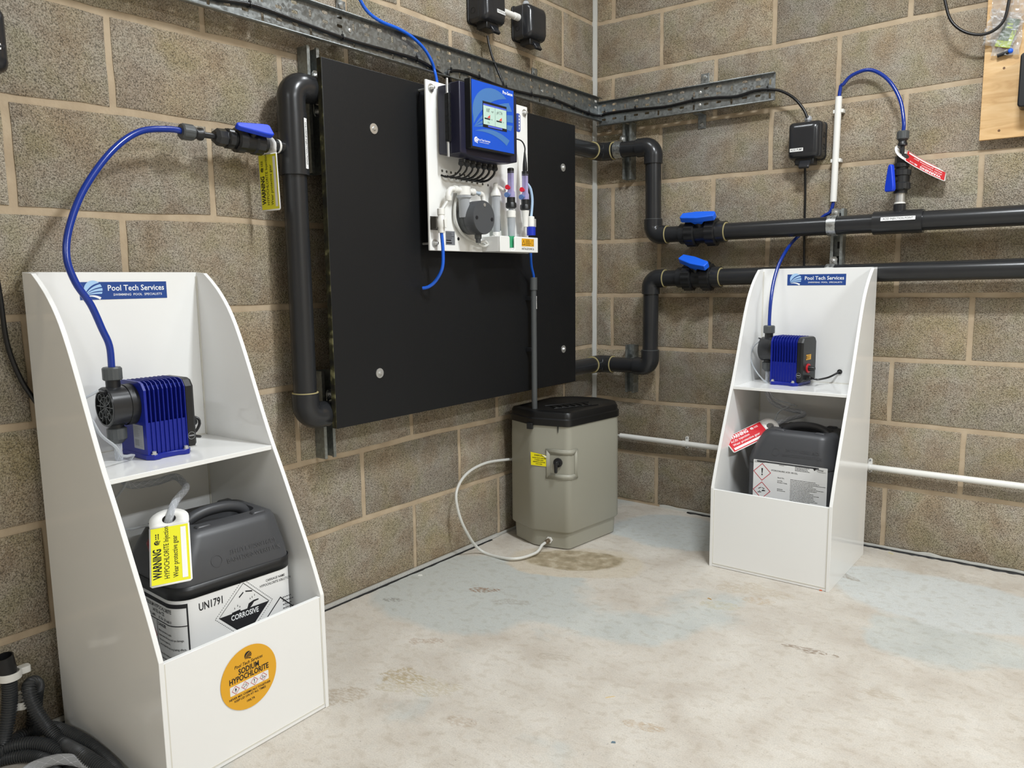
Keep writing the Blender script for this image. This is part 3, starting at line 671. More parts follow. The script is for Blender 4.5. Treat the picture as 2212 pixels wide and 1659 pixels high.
def clamp(parent, cx, z, M_of, name='pipe_clamp', top=True, bottom=True, wdt=0.028):
    """two-piece saddle clamp round a pipe; M_of(z) gives frame (right, up, out) centred on the channel at height z"""
    M = M_of(z); mb = MB(M); r0, r1 = 0.0322, 0.0350; n = 22; cy = 0.0 ; cz = PS
    ring_o = []; ring = []
    prof = []
    for i in range(n+1):
        a = -PI/2 - 0.35 + (PI+0.7)*i/n   # around the front half, axis = right
        prof.append((math.sin(a), math.cos(a)))
    outer = [(math.sin(a)*r1, cz+math.cos(a)*r1) for a in [(-PI*0.62)+PI*1.24*i/n for i in range(n+1)]]
    inner = [(math.sin(a)*r0, cz+math.cos(a)*r0) for a in [(-PI*0.62)+PI*1.24*i/n for i in range(n+1)]]
    for (xa, xb) in ((-wdt/2, wdt/2),):
        k = n+1; vs = [(xa, y, z_) for y, z_ in outer]+[(xb, y, z_) for y, z_ in outer]+[(xa, y, z_) for y, z_ in inner]+[(xb, y, z_) for y, z_ in inner]
        fs = []
        for i in range(n):
            fs += [(i, i+1, k+i+1, k+i), (2*k+i, 3*k+i, 3*k+i+1, 2*k+i+1), (i, 2*k+i, 2*k+i+1, i+1), (k+i, k+i+1, 3*k+i+1, 3*k+i)]
        mb.add(vs, fs)
    for s_, on in ((1, top), (-1, bottom)):
        if not on: continue
        mb.prism([(-0.013, s_*0.030), (0.013, s_*0.030), (0.013, s_*0.052), (0.008, s_*0.060), (-0.008, s_*0.060), (-0.013, s_*0.052)][::s_], 0.048, 0.0515)
    c = mb.build(name, M_ZINC, parent, ang=30)
    for s_, on in ((1, top), (-1, bottom)):
        if not on: continue
        bb = MB(M); bb.lathe([(0.0085,0.0515),(0.0085,0.0535)], M @ Matrix.Translation(V((0, s_*0.046, 0))), 16)
        bb.lathe([(0.0062,0.0535),(0.0062,0.059),(0.0035,0.061)], M @ Matrix.Translation(V((0, s_*0.046, 0))), 6); bb.build('bolt', STEEL, c)
    return c
def MLy(y): return lambda z: FL(V((0, y, z)))
def MRx(x): return lambda z: FR(V((x, 0, z)))
s1 = strut('zinc channel on the left wall behind the upper left pipe elbow', FL(V((0, -1.512, 1.27))), 0.335)
clamp(s1, 0, uz, MLy(-1.512), top=True, bottom=True)
s2 = strut('zinc channel on the left wall under the lower left pipe elbow', FL(V((0, -1.512, 0.466))), 0.255)
clamp(s2, 0, ZB-0.004, MLy(-1.512), top=True, bottom=False)
s3 = strut('zinc channel under the cable tray by the corner, banded to the upper pipe', FR(V((0.180, 0, 1.378))), 0.225)
clamp(s3, 0, uz+0.012, lambda z: FR(V((0.166, 0, z))), bottom=False, wdt=0.032)
strut('bare zinc channel behind the lowest pipe near the room corner', FR(V((0.200, 0, 0.490))), 0.203)
s5 = strut('zinc channel behind the tall right cabinet with bands round both horizontal pipes', FR(V((1.020, 0, 0.80))), 0.405)
clamp(s5, 0, ZM+0.002, MRx(1.015), bottom=False, wdt=0.03); clamp(s5, 0, ZLW+0.006, MRx(1.015), bottom=False, wdt=0.03)

# ------------------------------------------------------------------ black board
board = thing('backing_board', (0.107, -0.95, 0.566), 'large black painted plywood board on the left wall', 'board')
MB().box(0.107, 0.1245, -1.5535, -0.342, 0.567, 1.556).build('panel', BOARD, board, bevel=0.0015)
MB().box(0.1072, 0.1243, -1.5545, -1.5535, 0.568, 1.555).build('raw_edge', M_BEDGE, board, flat=True)
MB().box(0.041, 0.107, -1.30, -1.24, 0.60, 1.50).build('batten', M_BEDGE, board, flat=True)
MB().box(0.0, 0.107, -0.50, -0.44, 0.66, 1.40).build('batten', M_BEDGE, board, flat=True)
MB().box(0.0, 0.041, -1.30, -1.24, 0.60, 1.50).build('batten', M_BEDGE, board, flat=True)
for (px, py) in ((807,278),(820,806),(1216,362),(1217,754)):
    q = PL(px, py, 0.1245); wsh = MB().lathe([(0.0145,0),(0.0145,0.0018),(0.006,0.0022)], axis(q, X_), 24).build('washer', STEEL, board)
    MB().lathe([(0.006,0.002),(0.006,0.005),(0.0042,0.0068)], axis(q, X_), 6).build('screw_head', STEEL, wsh)

# ------------------------------------------------------------------ cable tray
def perforated(mb, M, length, h, phase=0.0):
    """flat strip in (right, up) with slots cut through"""
    def cell(x0, x1, y0, y1, hole):
        if hole is None or x1-x0 < 0.02: mb.add([(x0,y0,0),(x1,y0,0),(x1,y1,0),(x0,y1,0)], [(0,1,2,3)], M); return
        cx, cy, a, b = hole; cx = (x0+x1)/2
        xm = cx; ym = cy
        out = [(x1,ym),(x1,y1),(xm,y1),(x0,y1),(x0,ym),(x0,y0),(xm,y0),(x1,y0)]
        if a > b: hl = [(a,0),(a-b*.35,b*.95),(0,b),(-a+b*.35,b*.95),(-a,0),(-a+b*.35,-b*.95),(0,-b),(a-b*.35,-b*.95)]
        else: hl = [(a,0),(a*.95,b-a*.35),(0,b),(-a*.95,b-a*.35),(-a,0),(-a*.95,-b+a*.35),(0,-b),(a*.95,-b+a*.35)]
        vs = [(x,y,0) for x,y in out] + [(cx+x, cy+y, 0) for x,y in hl]
        mb.add(vs, [(i,(i+1)%8,8+(i+1)%8,8+i) for i in range(8)], M)
    x = 0.0; k = int(phase)
    while x < length-1e-6:
        x1 = min(x+0.05, length); t = k % 3
        if t < 2:
            for (y0, y1, cy) in ((0,.42,.26),(.42,.74,.60),(.74,1.0,.86)): cell(x, x1, y0*h, y1*h, (0, cy*h, 0.0100, 0.0043))
        else:
            for (y0, y1, cy) in ((0,.42,.20),(.42,1.0,.70)): cell(x, x1, y0*h, y1*h, (0, cy*h, 0.0040, 0.0100))
        x = x1; k += 1
def tray(name, M, length, h, label, brackets, screws, zslope=0.0, phase=0):
    T = thing(name, M.to_translation(), label, 'cable tray')
    mb = MB(M); perforated(mb, M, length, h, phase); mb.build('tray_base', M_GALV, T, flat=True, solid=0.0012)
    for s_, nm in ((1, 'flange'), (-1, 'flange')):
        y0 = h if s_ > 0 else 0.0; f = MB(M)
        n = 10; sec = [(y0, 0.0), (y0+s_*0.0012, 0.002)] + [(y0+s_*0.002, 0.014)] + [(y0+s_*(0.002-0.0035*(1-math.cos(PI*i/6))*0.5*1.0), 0.014+0.0035*math.sin(PI*i/6)) for i in range(1, 7)]
        sec2 = [(a, b) for a, b in sec]
        vs = [(0, a, b) for a, b in sec2] + [(length, a, b) for a, b in sec2]; k = len(sec2)
        f.add(vs, [(i, k+i, k+i+1, i+1) for i in range(k-1)]); f.build(nm, M_GALV, T, ang=50, solid=0.0012)
    for (x, up) in brackets:
        b = MB(M); y0 = h if up else 0.0; s_ = 1 if up else -1
        ya, yb = sorted((y0-s_*0.02, y0+s_*0.050))
        b.box(x-0.0165, x+0.0165, *sorted((y0+s_*0.006, y0+s_*0.050)), -0.0495, -0.0465)
        b.box(x-0.0165, x+0.0165, *sorted((y0+s_*0.004, y0+s_*0.007)), -0.0495, -0.001)
        br = b.build('bracket', M_GALV, T, bevel=0.0008)
        MB().lathe([(0.0085,-0.0465),(0.0085,-0.0445),(0.004,-0.0435)], M @ Matrix.Translation(V((x, y0+s_*0.036, 0))), 16).build('fixing_screw', M_ZINC, br)
    for (x, y) in screws:
        MB().lathe([(0.0055,0.0008),(0.0055,0.003),(0.003,0.0042)], M @ Matrix.Translation(V((x, y, 0))), 12).build('screw', STEEL, T)
    return T
TS = 0.052; LT = 2.35
ltr = tray('cable_tray', FL(V((TS, -LT, 1.609+0.012))), LT-TS, 0.091, 'perforated galvanised cable tray running along the left wall above the black board', [], [], phase=1)
# the run rises slightly towards the viewer
ltr.rotation_euler = (math.radians(-0.55)*-1*0, 0, 0)
TRAYL = FL(V((TS, -LT, 1.621)))
for o in list(C.objects):
    pass
def L2(px, py): q = PL(px, py, TS); return q.y+LT, q.z-1.621
def add_bracket(T, M, x, up, h):
    b = MB(M); y0 = h if up else 0.0; s_ = 1 if up else -1
    b.box(x-0.0165, x+0.0165, *sorted((y0+s_*0.006, y0+s_*0.055)), -TS+0.001, -TS+0.0038)
    b.box(x-0.0165, x+0.0165, *sorted((y0+s_*0.004, y0+s_*0.007)), -TS+0.001, -0.001)
    br = b.build('bracket', M_GALV, T, bevel=0.0008)
    MB().lathe([(0.0085,-TS+0.0038),(0.0085,-TS+0.006),(0.004,-TS+0.007)], M @ Matrix.Translation(V((x, y0+s_*0.040, 0))), 16).build('fixing_screw', M_ZINC, br)
def add_screw(T, M, x, y):
    MB().lathe([(0.0055,0.0008),(0.0055,0.003),(0.003,0.0042)], M @ Matrix.Translation(V((x, y, 0))), 12).build('screw', STEEL, T)
add_bracket(ltr, TRAYL, LT-0.437, True, 0.091); add_bracket(ltr, TRAYL, LT-1.375, True, 0.091)
for (px, py) in ((755,66),(755,104),(1019,68),(1019,74),(1171,197),(1171,226)):
    a, b = L2(px, py)
    if -0.0 < b < 0.09: add_screw(ltr, TRAYL, a, b)
RT = 0.790-TS
TRAYR = FR(V((TS, -TS, 1.601)))
rtr = tray('cable_tray', TRAYR, RT, 0.094, 'short perforated galvanised cable tray on the right wall, ending before the small black switch box', [], [], phase=0)
add_bracket(rtr, TRAYR, 0.499-TS, True, 0.094); add_bracket(rtr, TRAYR, 0.490-TS, False, 0.094)
for (px, py) in ((1513,200),(1512,227)):
    q = PR(px, py, TS); add_screw(rtr, TRAYR, q.x-TS, q.z-1.601)
MB().box(TS-0.001, TS+0.0015, -TS-0.0015, -TS+0.001, 1.603, 1.712).build('corner_seam', STEEL, rtr, flat=True)

# ------------------------------------------------------------------ cables
def cable(name, pts, r, label, cat='cable', mt=None, n=10, step=0.008, group=None):
    mb = MB(); mb.tube(spline(pts, step), r, n); o = mb.build(name, mt or CABLE, None, ang=60); meta(o, label, cat, group); return o
def ties(cab, pts, r=0.008):
    for q in pts:
        t = MB(); t.lathe([(r, -0.0018), (r+0.0012, -0.0018), (r+0.0012, 0.0018), (r, 0.0018), (r, -0.0018)], axis(q[0], q[1]), 12, cap=False)
        t.box(-0.0025, 0.0025, r-0.001, r+0.005, -0.003, 0.003, axis(q[0], q[1])); t.tube([V(q[0])+V((0,0,r+0.003)), V(q[0])+V((0.004,-0.004,r+0.012))], 0.0009, 6)
        t.build('cable_tie', BLACKP, cab)
cs = TS + 0.008
left_run = [PL(x, y, cs) for x, y in ((60,-150),(250,-72),(395,-24),(467,-2),(548,12),(640,45),(755,87),(848,113),(905,131),(950,158),(975,180))]
left_run += [PL(990, 200, 0.150), PL(1000,215,0.18)]
c1 = cable('black_cable', left_run, 0.0052, 'thick black cable tied along the left tray, dropping behind the blue-screened controller')
ties(c1, [(PL(x,y,cs), PL(x+8,y+2.6,cs)-PL(x,y,cs)) for x, y in ((540,11),(740,83),(900,129))], 0.006)
run2 = [PL(x, y, cs) for x, y in ((985,196),(975,178),(968,160),(974,153),(1000,155),(1035,168),(1090,190),(1146,204),(1196,215),(1238,232),(1270,244))] + [V((TS+0.012,-TS-0.012,PL(1285,247,TS+.012).z))]
run2 += [PR(x, y, cs) for x, y in ((1312,245),(1370,237),(1440,230),(1497,217),(1545,211),(1590,208),(1630,196),(1660,193))]
run2 += [PR(x, y, cs-0.004) for x, y in ((1688,197),(1715,212),(1735,235),(1744,254))]
c2 = cable('black_cable', run2, 0.0050, 'thick black cable following both trays round the corner to the small acid switch box')
ties(c2, [(PL(x,y,cs), V((0,1,-0.15))) for x, y in ((974,153),(1035,168),(1093,191),(1148,205),(1196,216),(1240,233),(1272,245))] + [(PR(x,y,cs), V((1,0,0.05))) for x, y in ((1306,245),(1372,236),(1496,217),(1658,193))], 0.006)
cable('black_cable', [PL(1053,78,0.045), PL(1056,95,0.05), PL(1064,125,0.06), PL(1078,160,0.075), PL(1088,185,0.10), PL(1092,210,0.18)], 0.0042, 'thin black cable hanging from the CONTROLLER box down behind the blue screen')
cable('black_cable', [PR(1739,362,0.022), PR(1739.5,420,0.016), PR(1738,480,0.012), PR(1737,560,0.012), PR(1737,700,0.012)], 0.0040, 'thin black cable running straight down the right wall below the small acid box')
cable('black_cable', [PL(-60,200,0.03), PL(-40,400,0.03), PL(-14,560,0.03), PL(0,640,0.02), PL(15,740,0.018), PL(43,815,0.018), PL(76,866,0.018), PL(95,890,0.02)], 0.0052, 'black cable curving down the left wall behind the large left cabinet')
cable('black_cable', [PR(x,y,0.075) for x,y in ((2030,-260),(2030,-120),(2034,-40),(2041,0),(2053,42),(2078,66),(2112,75),(2143,68),(2168,45),(2179,5),(2184,-40),(2186,-120),(2180,-260))], 0.0045, 'black cable hanging in a loop in front of the plywood at top right')

# ------------------------------------------------------------------ switch boxes
def switch_box(M, w_, h_, label, txt=None, knocks=(), gland=None, tx=0.0, ty=-0.022):
    """M: frame right/up/out, origin at bottom-left corner on the wall"""
    T = thing('switch_box', M.to_translation(), label, 'switch box')
    d1, d2 = 0.052, 0.082
    mb = MB(M); rbox(mb, -0.002, w_+0.002, -0.002, h_+0.002, 0.0, 0.008, 0.014)
    mb.build('back_plate', BLACKP, T, bevel=0.002)
    mb = MB(M); rbox(mb, 0, w_, 0, h_, 0.008, d1, 0.014); bd = mb.build('enclosure', BOXBLK, T, bevel=0.002)
    # domed front cover, narrower to the front
    c = MB(M); rings = []
    for (z, ins, bot, top) in ((d1+0.001,0.0,0.0,0.0),(d1+0.012,0.001,0.0,0.001),(d1+0.024,0.005,0.004,0.006),(d2+0.002,0.012,0.012,0.016),(d2+0.004,0.020,0.022,0.028)):
        rings.append([(a, b, z) for a, b in rrect(w_/2-ins, (h_-bot-top)/2, 0.014, 5, w_/2, (h_+bot-top)/2)])
    c.loft(rings); cv = c.build('cover', BOXBLK, T, ang=50)
    s = MB(M); s.box(w_*0.22, w_*0.80, -0.020, 0.004, 0.020, 0.066); s.build('switch_block', BLACKP, T, bevel=0.003)
    s = MB(M); s.add([(w_*0.36,-0.004,0.066),(w_*0.72,-0.004,0.066),(w_*0.70,-0.030,0.084),(w_*0.38,-0.030,0.084),(w_*0.36,-0.012,0.060),(w_*0.72,-0.012,0.060),(w_*0.70,-0.036,0.074),(w_*0.38,-0.036,0.074)],
                     [(0,3,2,1),(4,5,6,7),(0,1,5,4),(1,2,6,5),(2,3,7,6),(3,0,4,7)]); s.build('rocker', BOXBLK, T, bevel=0.003)
    MB().lathe([(0.0085,0),(0.0085,0.016),(0.005,0.020)], axis(M @ V((w_*0.30,-0.002,0.030)), M.to_3x3() @ V((0,-1,0))), 14).build('cable_gland', BLACKP, T)
    for (side, yy) in knocks:
        x = 0.0 if side < 0 else w_
        k = MB(); k.lathe([(0.0095,0),(0.0095,0.0008),(0.0082,0.0008),(0.0082,0.0)], axis(M @ V((x, yy, 0.028)), M.to_3x3() @ V((side,0,0))), 24, cap=False)
        k.build('knockout', BLACKP, bd)
    if gland is not None:
        MB().lathe([(0.0105,-0.002),(0.0105,0.006),(0.0125,0.008),(0.0125,0.018),(0.0085,0.024)], axis(M @ V((gland, h_-0.001, 0.030)), M.to_3x3() @ V((0,1,0))), 8).build('grey_gland', GREYC, T, label='pale grey cable gland')
    if txt:
        Ml = M @ Matrix.Translation(V((w_*0.5+tx, h_*0.5+ty, d2+0.0048)))
        label_strip(cv, Ml, 0.046, 0.0115, txt, 0.0098, sx=0.80 if len(txt) > 8 else 0.85)
    return T
q = PR(1779, 348, 0.0)
switch_box(FR(V((0.848,0,1.383))), 0.112, 0.128, 'small black box marked ACID PUMP on the right wall', 'ACID PUMP', knocks=((1,0.04),(1,0.08)), gland=0.055, tx=-0.020, ty=-0.034)
switch_box(FL(V((0,-0.822,1.838))), 0.115, 0.135, 'black box marked CONTROLLER at the top of the left wall', 'CONTROLLER', knocks=((-1,0.036),(-1,0.084)), tx=0.022, ty=-0.030)
switch_box(FL(V((0,-0.575,1.838))), 0.112, 0.118, 'unlabelled black box at the top of the left wall nearest the corner', None, knocks=((-1,0.036),), gland=0.05)
switch_box(FL(V((0,-2.385,1.385))), 0.112, 0.120, 'black box with a label ending in UMP at the left edge of the wall', 'CHLORINE PUMP', knocks=(), tx=0.014, ty=-0.018)
st = MB(); st.cyl((0.032,-0.707,1.910), (0.032,-0.575,1.910), 0.0105, 20); st.lathe([(0.0125,0),(0.0125,0.028)], axis((0.032,-0.60,1.910), Y_), 20)
o = st.build('conduit_stub', WHITE2, None); meta(o, 'short white conduit joining the two black boxes at the top of the left wall', 'conduit')
cable('black_cable', [V((0.030,-0.525,1.975)), V((0.030,-0.523,2.02)), V((0.022,-0.52,2.10)), V((0.010,-0.52,2.3))], 0.0055, 'black cable rising from the unlabelled box nearest the corner')

# ------------------------------------------------------------------ white conduits
vc = thing('conduit', (1.000,-0.02,1.233), 'white vertical plastic conduit on the right wall with a blue tube through it', 'conduit')
a = PR(1812,209,0.022); b = PR(1800,436,0.022)
mb = MB(); mb.lathe([(0.0088,0),(0.0112,0),(0.0112,(a-b).length),(0.0088,(a-b).length)], axis(b, a-b), 20, cap=False); mb.build('pipe_sleeve', WHITE2, vc)
for py in (240, 346):
    t = (436-py)/(436-209); q = b.lerp(a, t); mb = MB(FR(q))
    mb.box(-0.016,-0.0105,-0.006,0.006,-0.020,0.004); mb.box(0.0105,0.019,-0.006,0.006,-0.020,0.006); mb.box(-0.016,0.019,-0.006,0.006,-0.021,-0.015)
    mb.build('clip', WHITE2, vc, bevel=0.001)
hc = thing('overflow_pipe', (0.4,-0.03,0.30), 'thin white overflow pipe running low along the right wall behind the right cabinet', 'pipe')
a = PR(1340,941,0.030); b = V((2.6,-0.030, PR(2000,1030,0.03).z - (2.6-PR(2000,1030,0.03).x)*0.008))
q0 = a; q1 = PR(2205,1050,0.030); dirn = (q1-q0).normalized(); b = q0 + dirn*2.3
mb = MB(); mb.lathe([(0.0085,0),(0.0108,0.0),(0.0108,2.3),(0.0085,2.3)], axis(q0, dirn), 20, cap=False); mb.build('pipe', WHITE2, hc)
for px, py in ((1478,957),(1876,1003)):
    q = PR(px, py, 0.030); t = (q-q0).dot(dirn); q = q0+dirn*t; mb = MB(FR(q))
    mb.lathe([(0.0106,-0.007),(0.0128,-0.007),(0.0128,0.007),(0.0106,0.007),(0.0106,-0.007)], axis(q, dirn), 20, cap=False)
    rbox(mb, -0.007, 0.007, -0.026, 0.026, -0.030, -0.025, 0.0068, FR(q)); mb.box(-0.006,0.006,-0.008,0.008,-0.028,-0.008)
    cl = mb.build('saddle_clip', WHITE2, hc)
    for s_ in (-1, 1): MB().lathe([(0.003,0),(0.003,0.0015)], axis(q+V((0,0.0245,0.0195*s_)), -Y_), 10).build('clip_screw', LIGHTGREY, cl)
mb = MB(); mb.cyl(q0-dirn*0.09, q0+dirn*0.01, 0.0045, 12); mb.build('inner_tube', FROST, hc)

# ------------------------------------------------------------------ cabinets
PROF = [(0.004,1.0),(0.040,0.997),(0.064,0.980),(0.088,0.960),(0.116,0.930),(0.140,0.896),(0.164,0.850),(0.190,0.790),(0.212,0.735),(0.235,0.678),(0.262,0.615),(0.296,0.545),(0.340,0.450),(0.385,0.350),(0.415,0.272)]
def wprof(u):
    for (a, b), (c, d) in zip(PROF, PROF[1:]):
        if d <= u <= b: return a + (c-a)*(b-u)/(b-d) if b != d else a
    return 0.415
def cabinet(M, W, label, sign_x):
    """M: frame right/up/out, origin at bottom-left back corner on the floor"""
    T = thing('dosing_cabinet', M @ V((W/2, 0, 0.2)), label, 'cabinet')
    t = 0.010; outline = [(0.0,0.0),(0.415,0.0),(0.415,0.268)] + PROF[::-1] + [(0.0,1.0)]
    pts = []; 
    # smooth the profile
    P3 = [V((a, b, 0)) for a, b in PROF]; sm = [(q.x, q.y) for q in spline(P3, 0.02)]
    pts = [(0.0,0.0),(0.415,0.0)] + sm[::-1] + [(0.0,1.0)]
    MS = lambda x: M @ Matrix(((0,0,1,x),(0,1,0,0),(1,0,0,0),(0,0,0,1)))      # (out, up) plane at right = x ... z -> right
    for x in (0.0, W-t):
        mb = MB(); mb.prism(pts, 0.0, t, MS(x)); mb.build('side_panel', WHITE, T, bevel=0.0008, ang=20)
    MB(M).box(t, W-t, 0.0, 1.0, 0.0, t).build('back_panel', WHITE, T)
    ws = wprof(0.600)
    sh = MB(M); sh.box(t, W-t, 0.590, 0.600, t, ws-0.002); sh.build('shelf', WHITE, T, bevel=0.0008)
    MB(M).box(t, W-t, 0.001, 0.268, 0.403, 0.413).build('front_panel', WHITE, T, bevel=0.0008)
    MB(M).box(t, W-t, 0.0, 0.010, t, 0.403).build('base_panel', WHITE, T)
    bd = MB(M); bd.box(t, t+0.0025, 0.012, 0.266, 0.4125, 0.4140); bd.box(W-t-0.0025, W-t, 0.012, 0.266, 0.4125, 0.4140); bd.box(t, W-t, 0.010, 0.0125, 0.4125, 0.4140)
    for (x, y0, y1) in ((t, 0.60, 0.99), (W-t-0.003, 0.60, 0.99), (t, 0.02, 0.59), (W-t-0.003, 0.02, 0.59)): bd.box(x, x+0.003, y0, y1, t, t+0.003)
    bd.box(t, W-t, 0.600, 0.6025, t, t+0.003)
    bd.build('weld_bead', mat('cream_weld', '#d9d6cc', 0.4), T, kind='stuff')
    # header sign
    Ms = M @ Matrix.Translation(V((sign_x, 0.9402, t)))
    sb = MB(); rect(sb, Ms, 0, 0.199, 0, 0.0385, 0.0006); sg = sb.build('header_sign', LOGOB, T, flat=True, label='blue header sign with pale logo')
    l1 = MB(); logo(l1, at(Ms, 0.0100, 0.0055), 0.0385, 0.0009, 'blades'); l1.build('emblem', LOGOL, sg, flat=True)
    l2 = MB(); logo(l2, at(Ms, 0.0100, 0.0055), 0.0385, 0.0009, 'low')
    text(l2, 'Pool Tech Services', at(Ms, 0.1265, 0.0245), 0.0178, bold=0.012, sx=0.97, z=0.0009)
    text(l2, 'SWIMMING  POOL  SPECIALISTS', at(Ms, 0.1295, 0.0098), 0.0072, sx=1.12, bold=0.004, z=0.0009); l2.build('lettering', PRINTW, sg, flat=True)
    return T, Ms
ML = frame(V((0.037,-2.275,0)), (-0.034,1,0), (0,0,1)); MR2 = FR(V((0.781,-0.107,0)))
WL, WR = 0.394, 0.392
cabL, _ = cabinet(ML, WL, 'large white open dosing cabinet at the left with a round amber sticker on its front', 0.106)
cabR, _ = cabinet(MR2, WR, 'white open dosing cabinet on the right wall with a plain front', 0.0975)
# round sticker on the left cabinet
Mst = ML @ Matrix.Translation(V((0.190, 0.1630, 0.4136)))
R0 = 0.0672
sb = MB(); sb.poly(arcp(0,0,R0,0,354,60), 0.0006, Mst); stk = sb.build('round_sticker', ORANGE, cabL, flat=True, label='round amber hazard sticker')
tx = MB(); logo(tx, at(Mst,-0.0085,0.0405), 0.0165, 0.0010)
text(tx, 'Pool Tech Services', at(Mst,0,0.0325), 0.0098, bold=0.008, shear=0.25, sx=0.9, z=0.0010)
text(tx, 'SODIUM', at(Mst,0,0.0195), 0.0170, bold=0.022, sx=0.78, z=0.0010)
text(tx, 'HYPOCHLORITE', at(Mst,0,0.0055), 0.0170, bold=0.022, sx=0.76, z=0.0010)
text(tx, 'NEVER MIX CHEMICALS TOGETHER', at(Mst,0,-0.0315), 0.0064, bold=0.014, sx=0.98, z=0.0010)
text(tx, 'KEEP LID ON AT ALL TIMES', at(Mst,0,-0.0385), 0.0064, bold=0.014, sx=0.98, z=0.0010)
text(tx, '100LTR', at(Mst,0,-0.0500), 0.0064, bold=0.014, z=0.0010)
pw = MB(); rbox(pw, -0.0465, 0.0465, -0.0240, -0.0045, 0.0006, 0.0008, 0.002, Mst); pw.build('pictogram_band', PAPER, stk, flat=True)
rd = MB()
for i, k in enumerate(('flame','corr','bang','env')):
    x = -0.0335 + i*0.0223; diamond(rd, Mst, x, -0.01425, 0.0092, 0.0012, 0.0012); picto(tx, Mst, k, x, -0.01425, 0.0075, 0.0012)
tx.build('lettering', INK, stk, flat=True); rd.build('hazard_diamonds', REDP, stk, flat=True)

# ------------------------------------------------------------------ dosing pumps
def pump(M, label):
    """M: frame right/up/out; head points to -right, fins face +out, origin centre of the foot"""
    T = thing('dosing_pump', M.to_translation(), label, 'pump')
    B = MB(M); hw = 0.056
    # foot with four lugs
    for sx_ in (-1, 1):
        for so in (-1, 1):
            B.prism(rrect(0.013, 0.013, 0.012, 4, sx_*0.036, 0), 0, 0, ) if False else None
    ft = MB(M @ Matrix(((1,0,0,0),(0,0,1,0),(0,-1,0,0),(0,0,0,1))))   # local (right, -out, up)
    pl = []
    for (x, y) in ((-0.050,-0.052),(-0.040,-0.066),(-0.028,-0.066),(-0.018,-0.060),(0.018,-0.060),(0.028,-0.066),(0.040,-0.066),(0.050,-0.052),(0.050,0.052),(0.040,0.066),(0.028,0.066),(0.018,0.060),(-0.018,0.060),(-0.028,0.066),(-0.040,0.066),(-0.050,0.052)): pl.append((x, y))
    ft.prism(pl, 0.0, 0.012); ft.build('foot_plate', BLUE, T, bevel=0.002)
    for sx_ in (-1, 1):
        for so in (-1, 1):
            MB().lathe([(0.0065,0),(0.0065,0.0015),(0.0045,0.0015),(0.0045,0.006),(0.003,0.007)], axis(M @ V((sx_*0.036, 0.012, so*0.0595)), M.to_3x3() @ V((0,1,0))), 14).build('bolt', STEEL, T)
    H = 0.168
    core = MB(M); core.box(-0.044, 0.045, 0.012, H-0.010, -hw+0.012, hw-0.012); core.box(-0.044, 0.045, 0.012, 0.080, -hw+0.003, hw-0.003)
    cs_ = [(-hw,0.012),(hw,0.012),(hw,H-0.018),(hw-0.010,H-0.004),(hw-0.022,H),(-hw+0.022,H),(-hw+0.010,H-0.004),(-hw,H-0.018)]
    def plate(x0, x1):
        vs = [(x0, b, a) for a, b in cs_] + [(x1, b, a) for a, b in cs_]; n = len(cs_)
        core.add(vs, [tuple(range(n-1,-1,-1))[::-1], tuple(range(n,2*n))[::-1]] + [(i, n+i, n+(i+1)%n, (i+1)%n) for i in range(n)])
    plate(-0.048, -0.0425)
    for i in range(1, 10): x = -0.045 + 0.0098*i; plate(x-0.0008, x+0.0008)
    core.build('finned_housing', BLUE, T, ang=25)
    cv = MB(M); cs2 = [(a*0.985, 0.014 if b < 0.02 else b-0.001) for a, b in cs_]; n = len(cs2)
    vs = [(0.0455, b, a) for a, b in cs2] + [(0.060, b, a) for a, b in cs2] + [(0.066, 0.006+b*0.955, a*0.93) for a, b in cs2]
    cv.add(vs, [tuple(range(n)), tuple(range(3*n-1,2*n-1,-1))] + [(j*n+i, (j+1)*n+i, (j+1)*n+(i+1)%n, j*n+(i+1)%n) for j in range(2) for i in range(n)])
    cvo = cv.build('end_cover', BLACKP, T, bevel=0.0008, ang=20)
    bd = MB(); Mb = M @ Matrix.Translation(V((0.0530, 0.038, hw*0.985+0.0003)))
    ring2(bd, Mb, arcp(0,0,0.0085,0,352,30), arcp(0,0,0.0077,0,352,30), 0.0003); rect(bd, Mb, -0.006, 0.006, -0.0013, 0.0013, 0.0003); bd.build('badge', LIGHTGREY, cvo, flat=True)
    # controls on the cover end (+right)
    R3 = M.to_3x3(); rt = R3 @ V((1,0,0)); upv = R3 @ V((0,1,0)); ou = R3 @ V((0,0,1))
    E = M @ V((0.066, 0, 0))
    y = MB(); Ms = frame(E + upv*0.098 + ou*0.010 + rt*0.0004, -ou, upv); rect(y, Ms, -0.020, 0.020, -0.009, 0.009, 0.0002); ys = y.build('warning_label', ORANGE, cvo, flat=True, label='small yellow warning label')
    y = MB(); lines(y, Ms, -0.008, 0.018, -0.007, 0.007, 4, 0.0014, 0.0005, 5); rect(y, Ms, -0.018,-0.012,-0.006,0.006,0.0005); y.build('lettering', INK, ys, flat=True)
    MB().lathe([(0.016,0),(0.016,0.004)], axis(E + upv*0.060 + ou*0.012, rt), 20).build('dial', mat('red_dial', '#c8262e', 0.35), T, label='red stroke dial')
    MB().lathe([(0.0095,0.004),(0.0085,0.022),(0.0070,0.024)], axis(E + upv*0.060 + ou*0.012, rt), 18).build('knob', BLACKP, T)
    MB().lathe([(0.009,0),(0.009,0.012),(0.006,0.016)], axis(E + upv*0.028 + ou*0.018, rt), 10).build('cable_gland', BLACKP, T)
    # nameplate on the head side
    Mn = frame(M @ V((-0.0484, 0.048, 0.022)), ou, upv)
    Mn = frame(M @ V((-0.0484, 0.048, 0.022)), ou, upv)
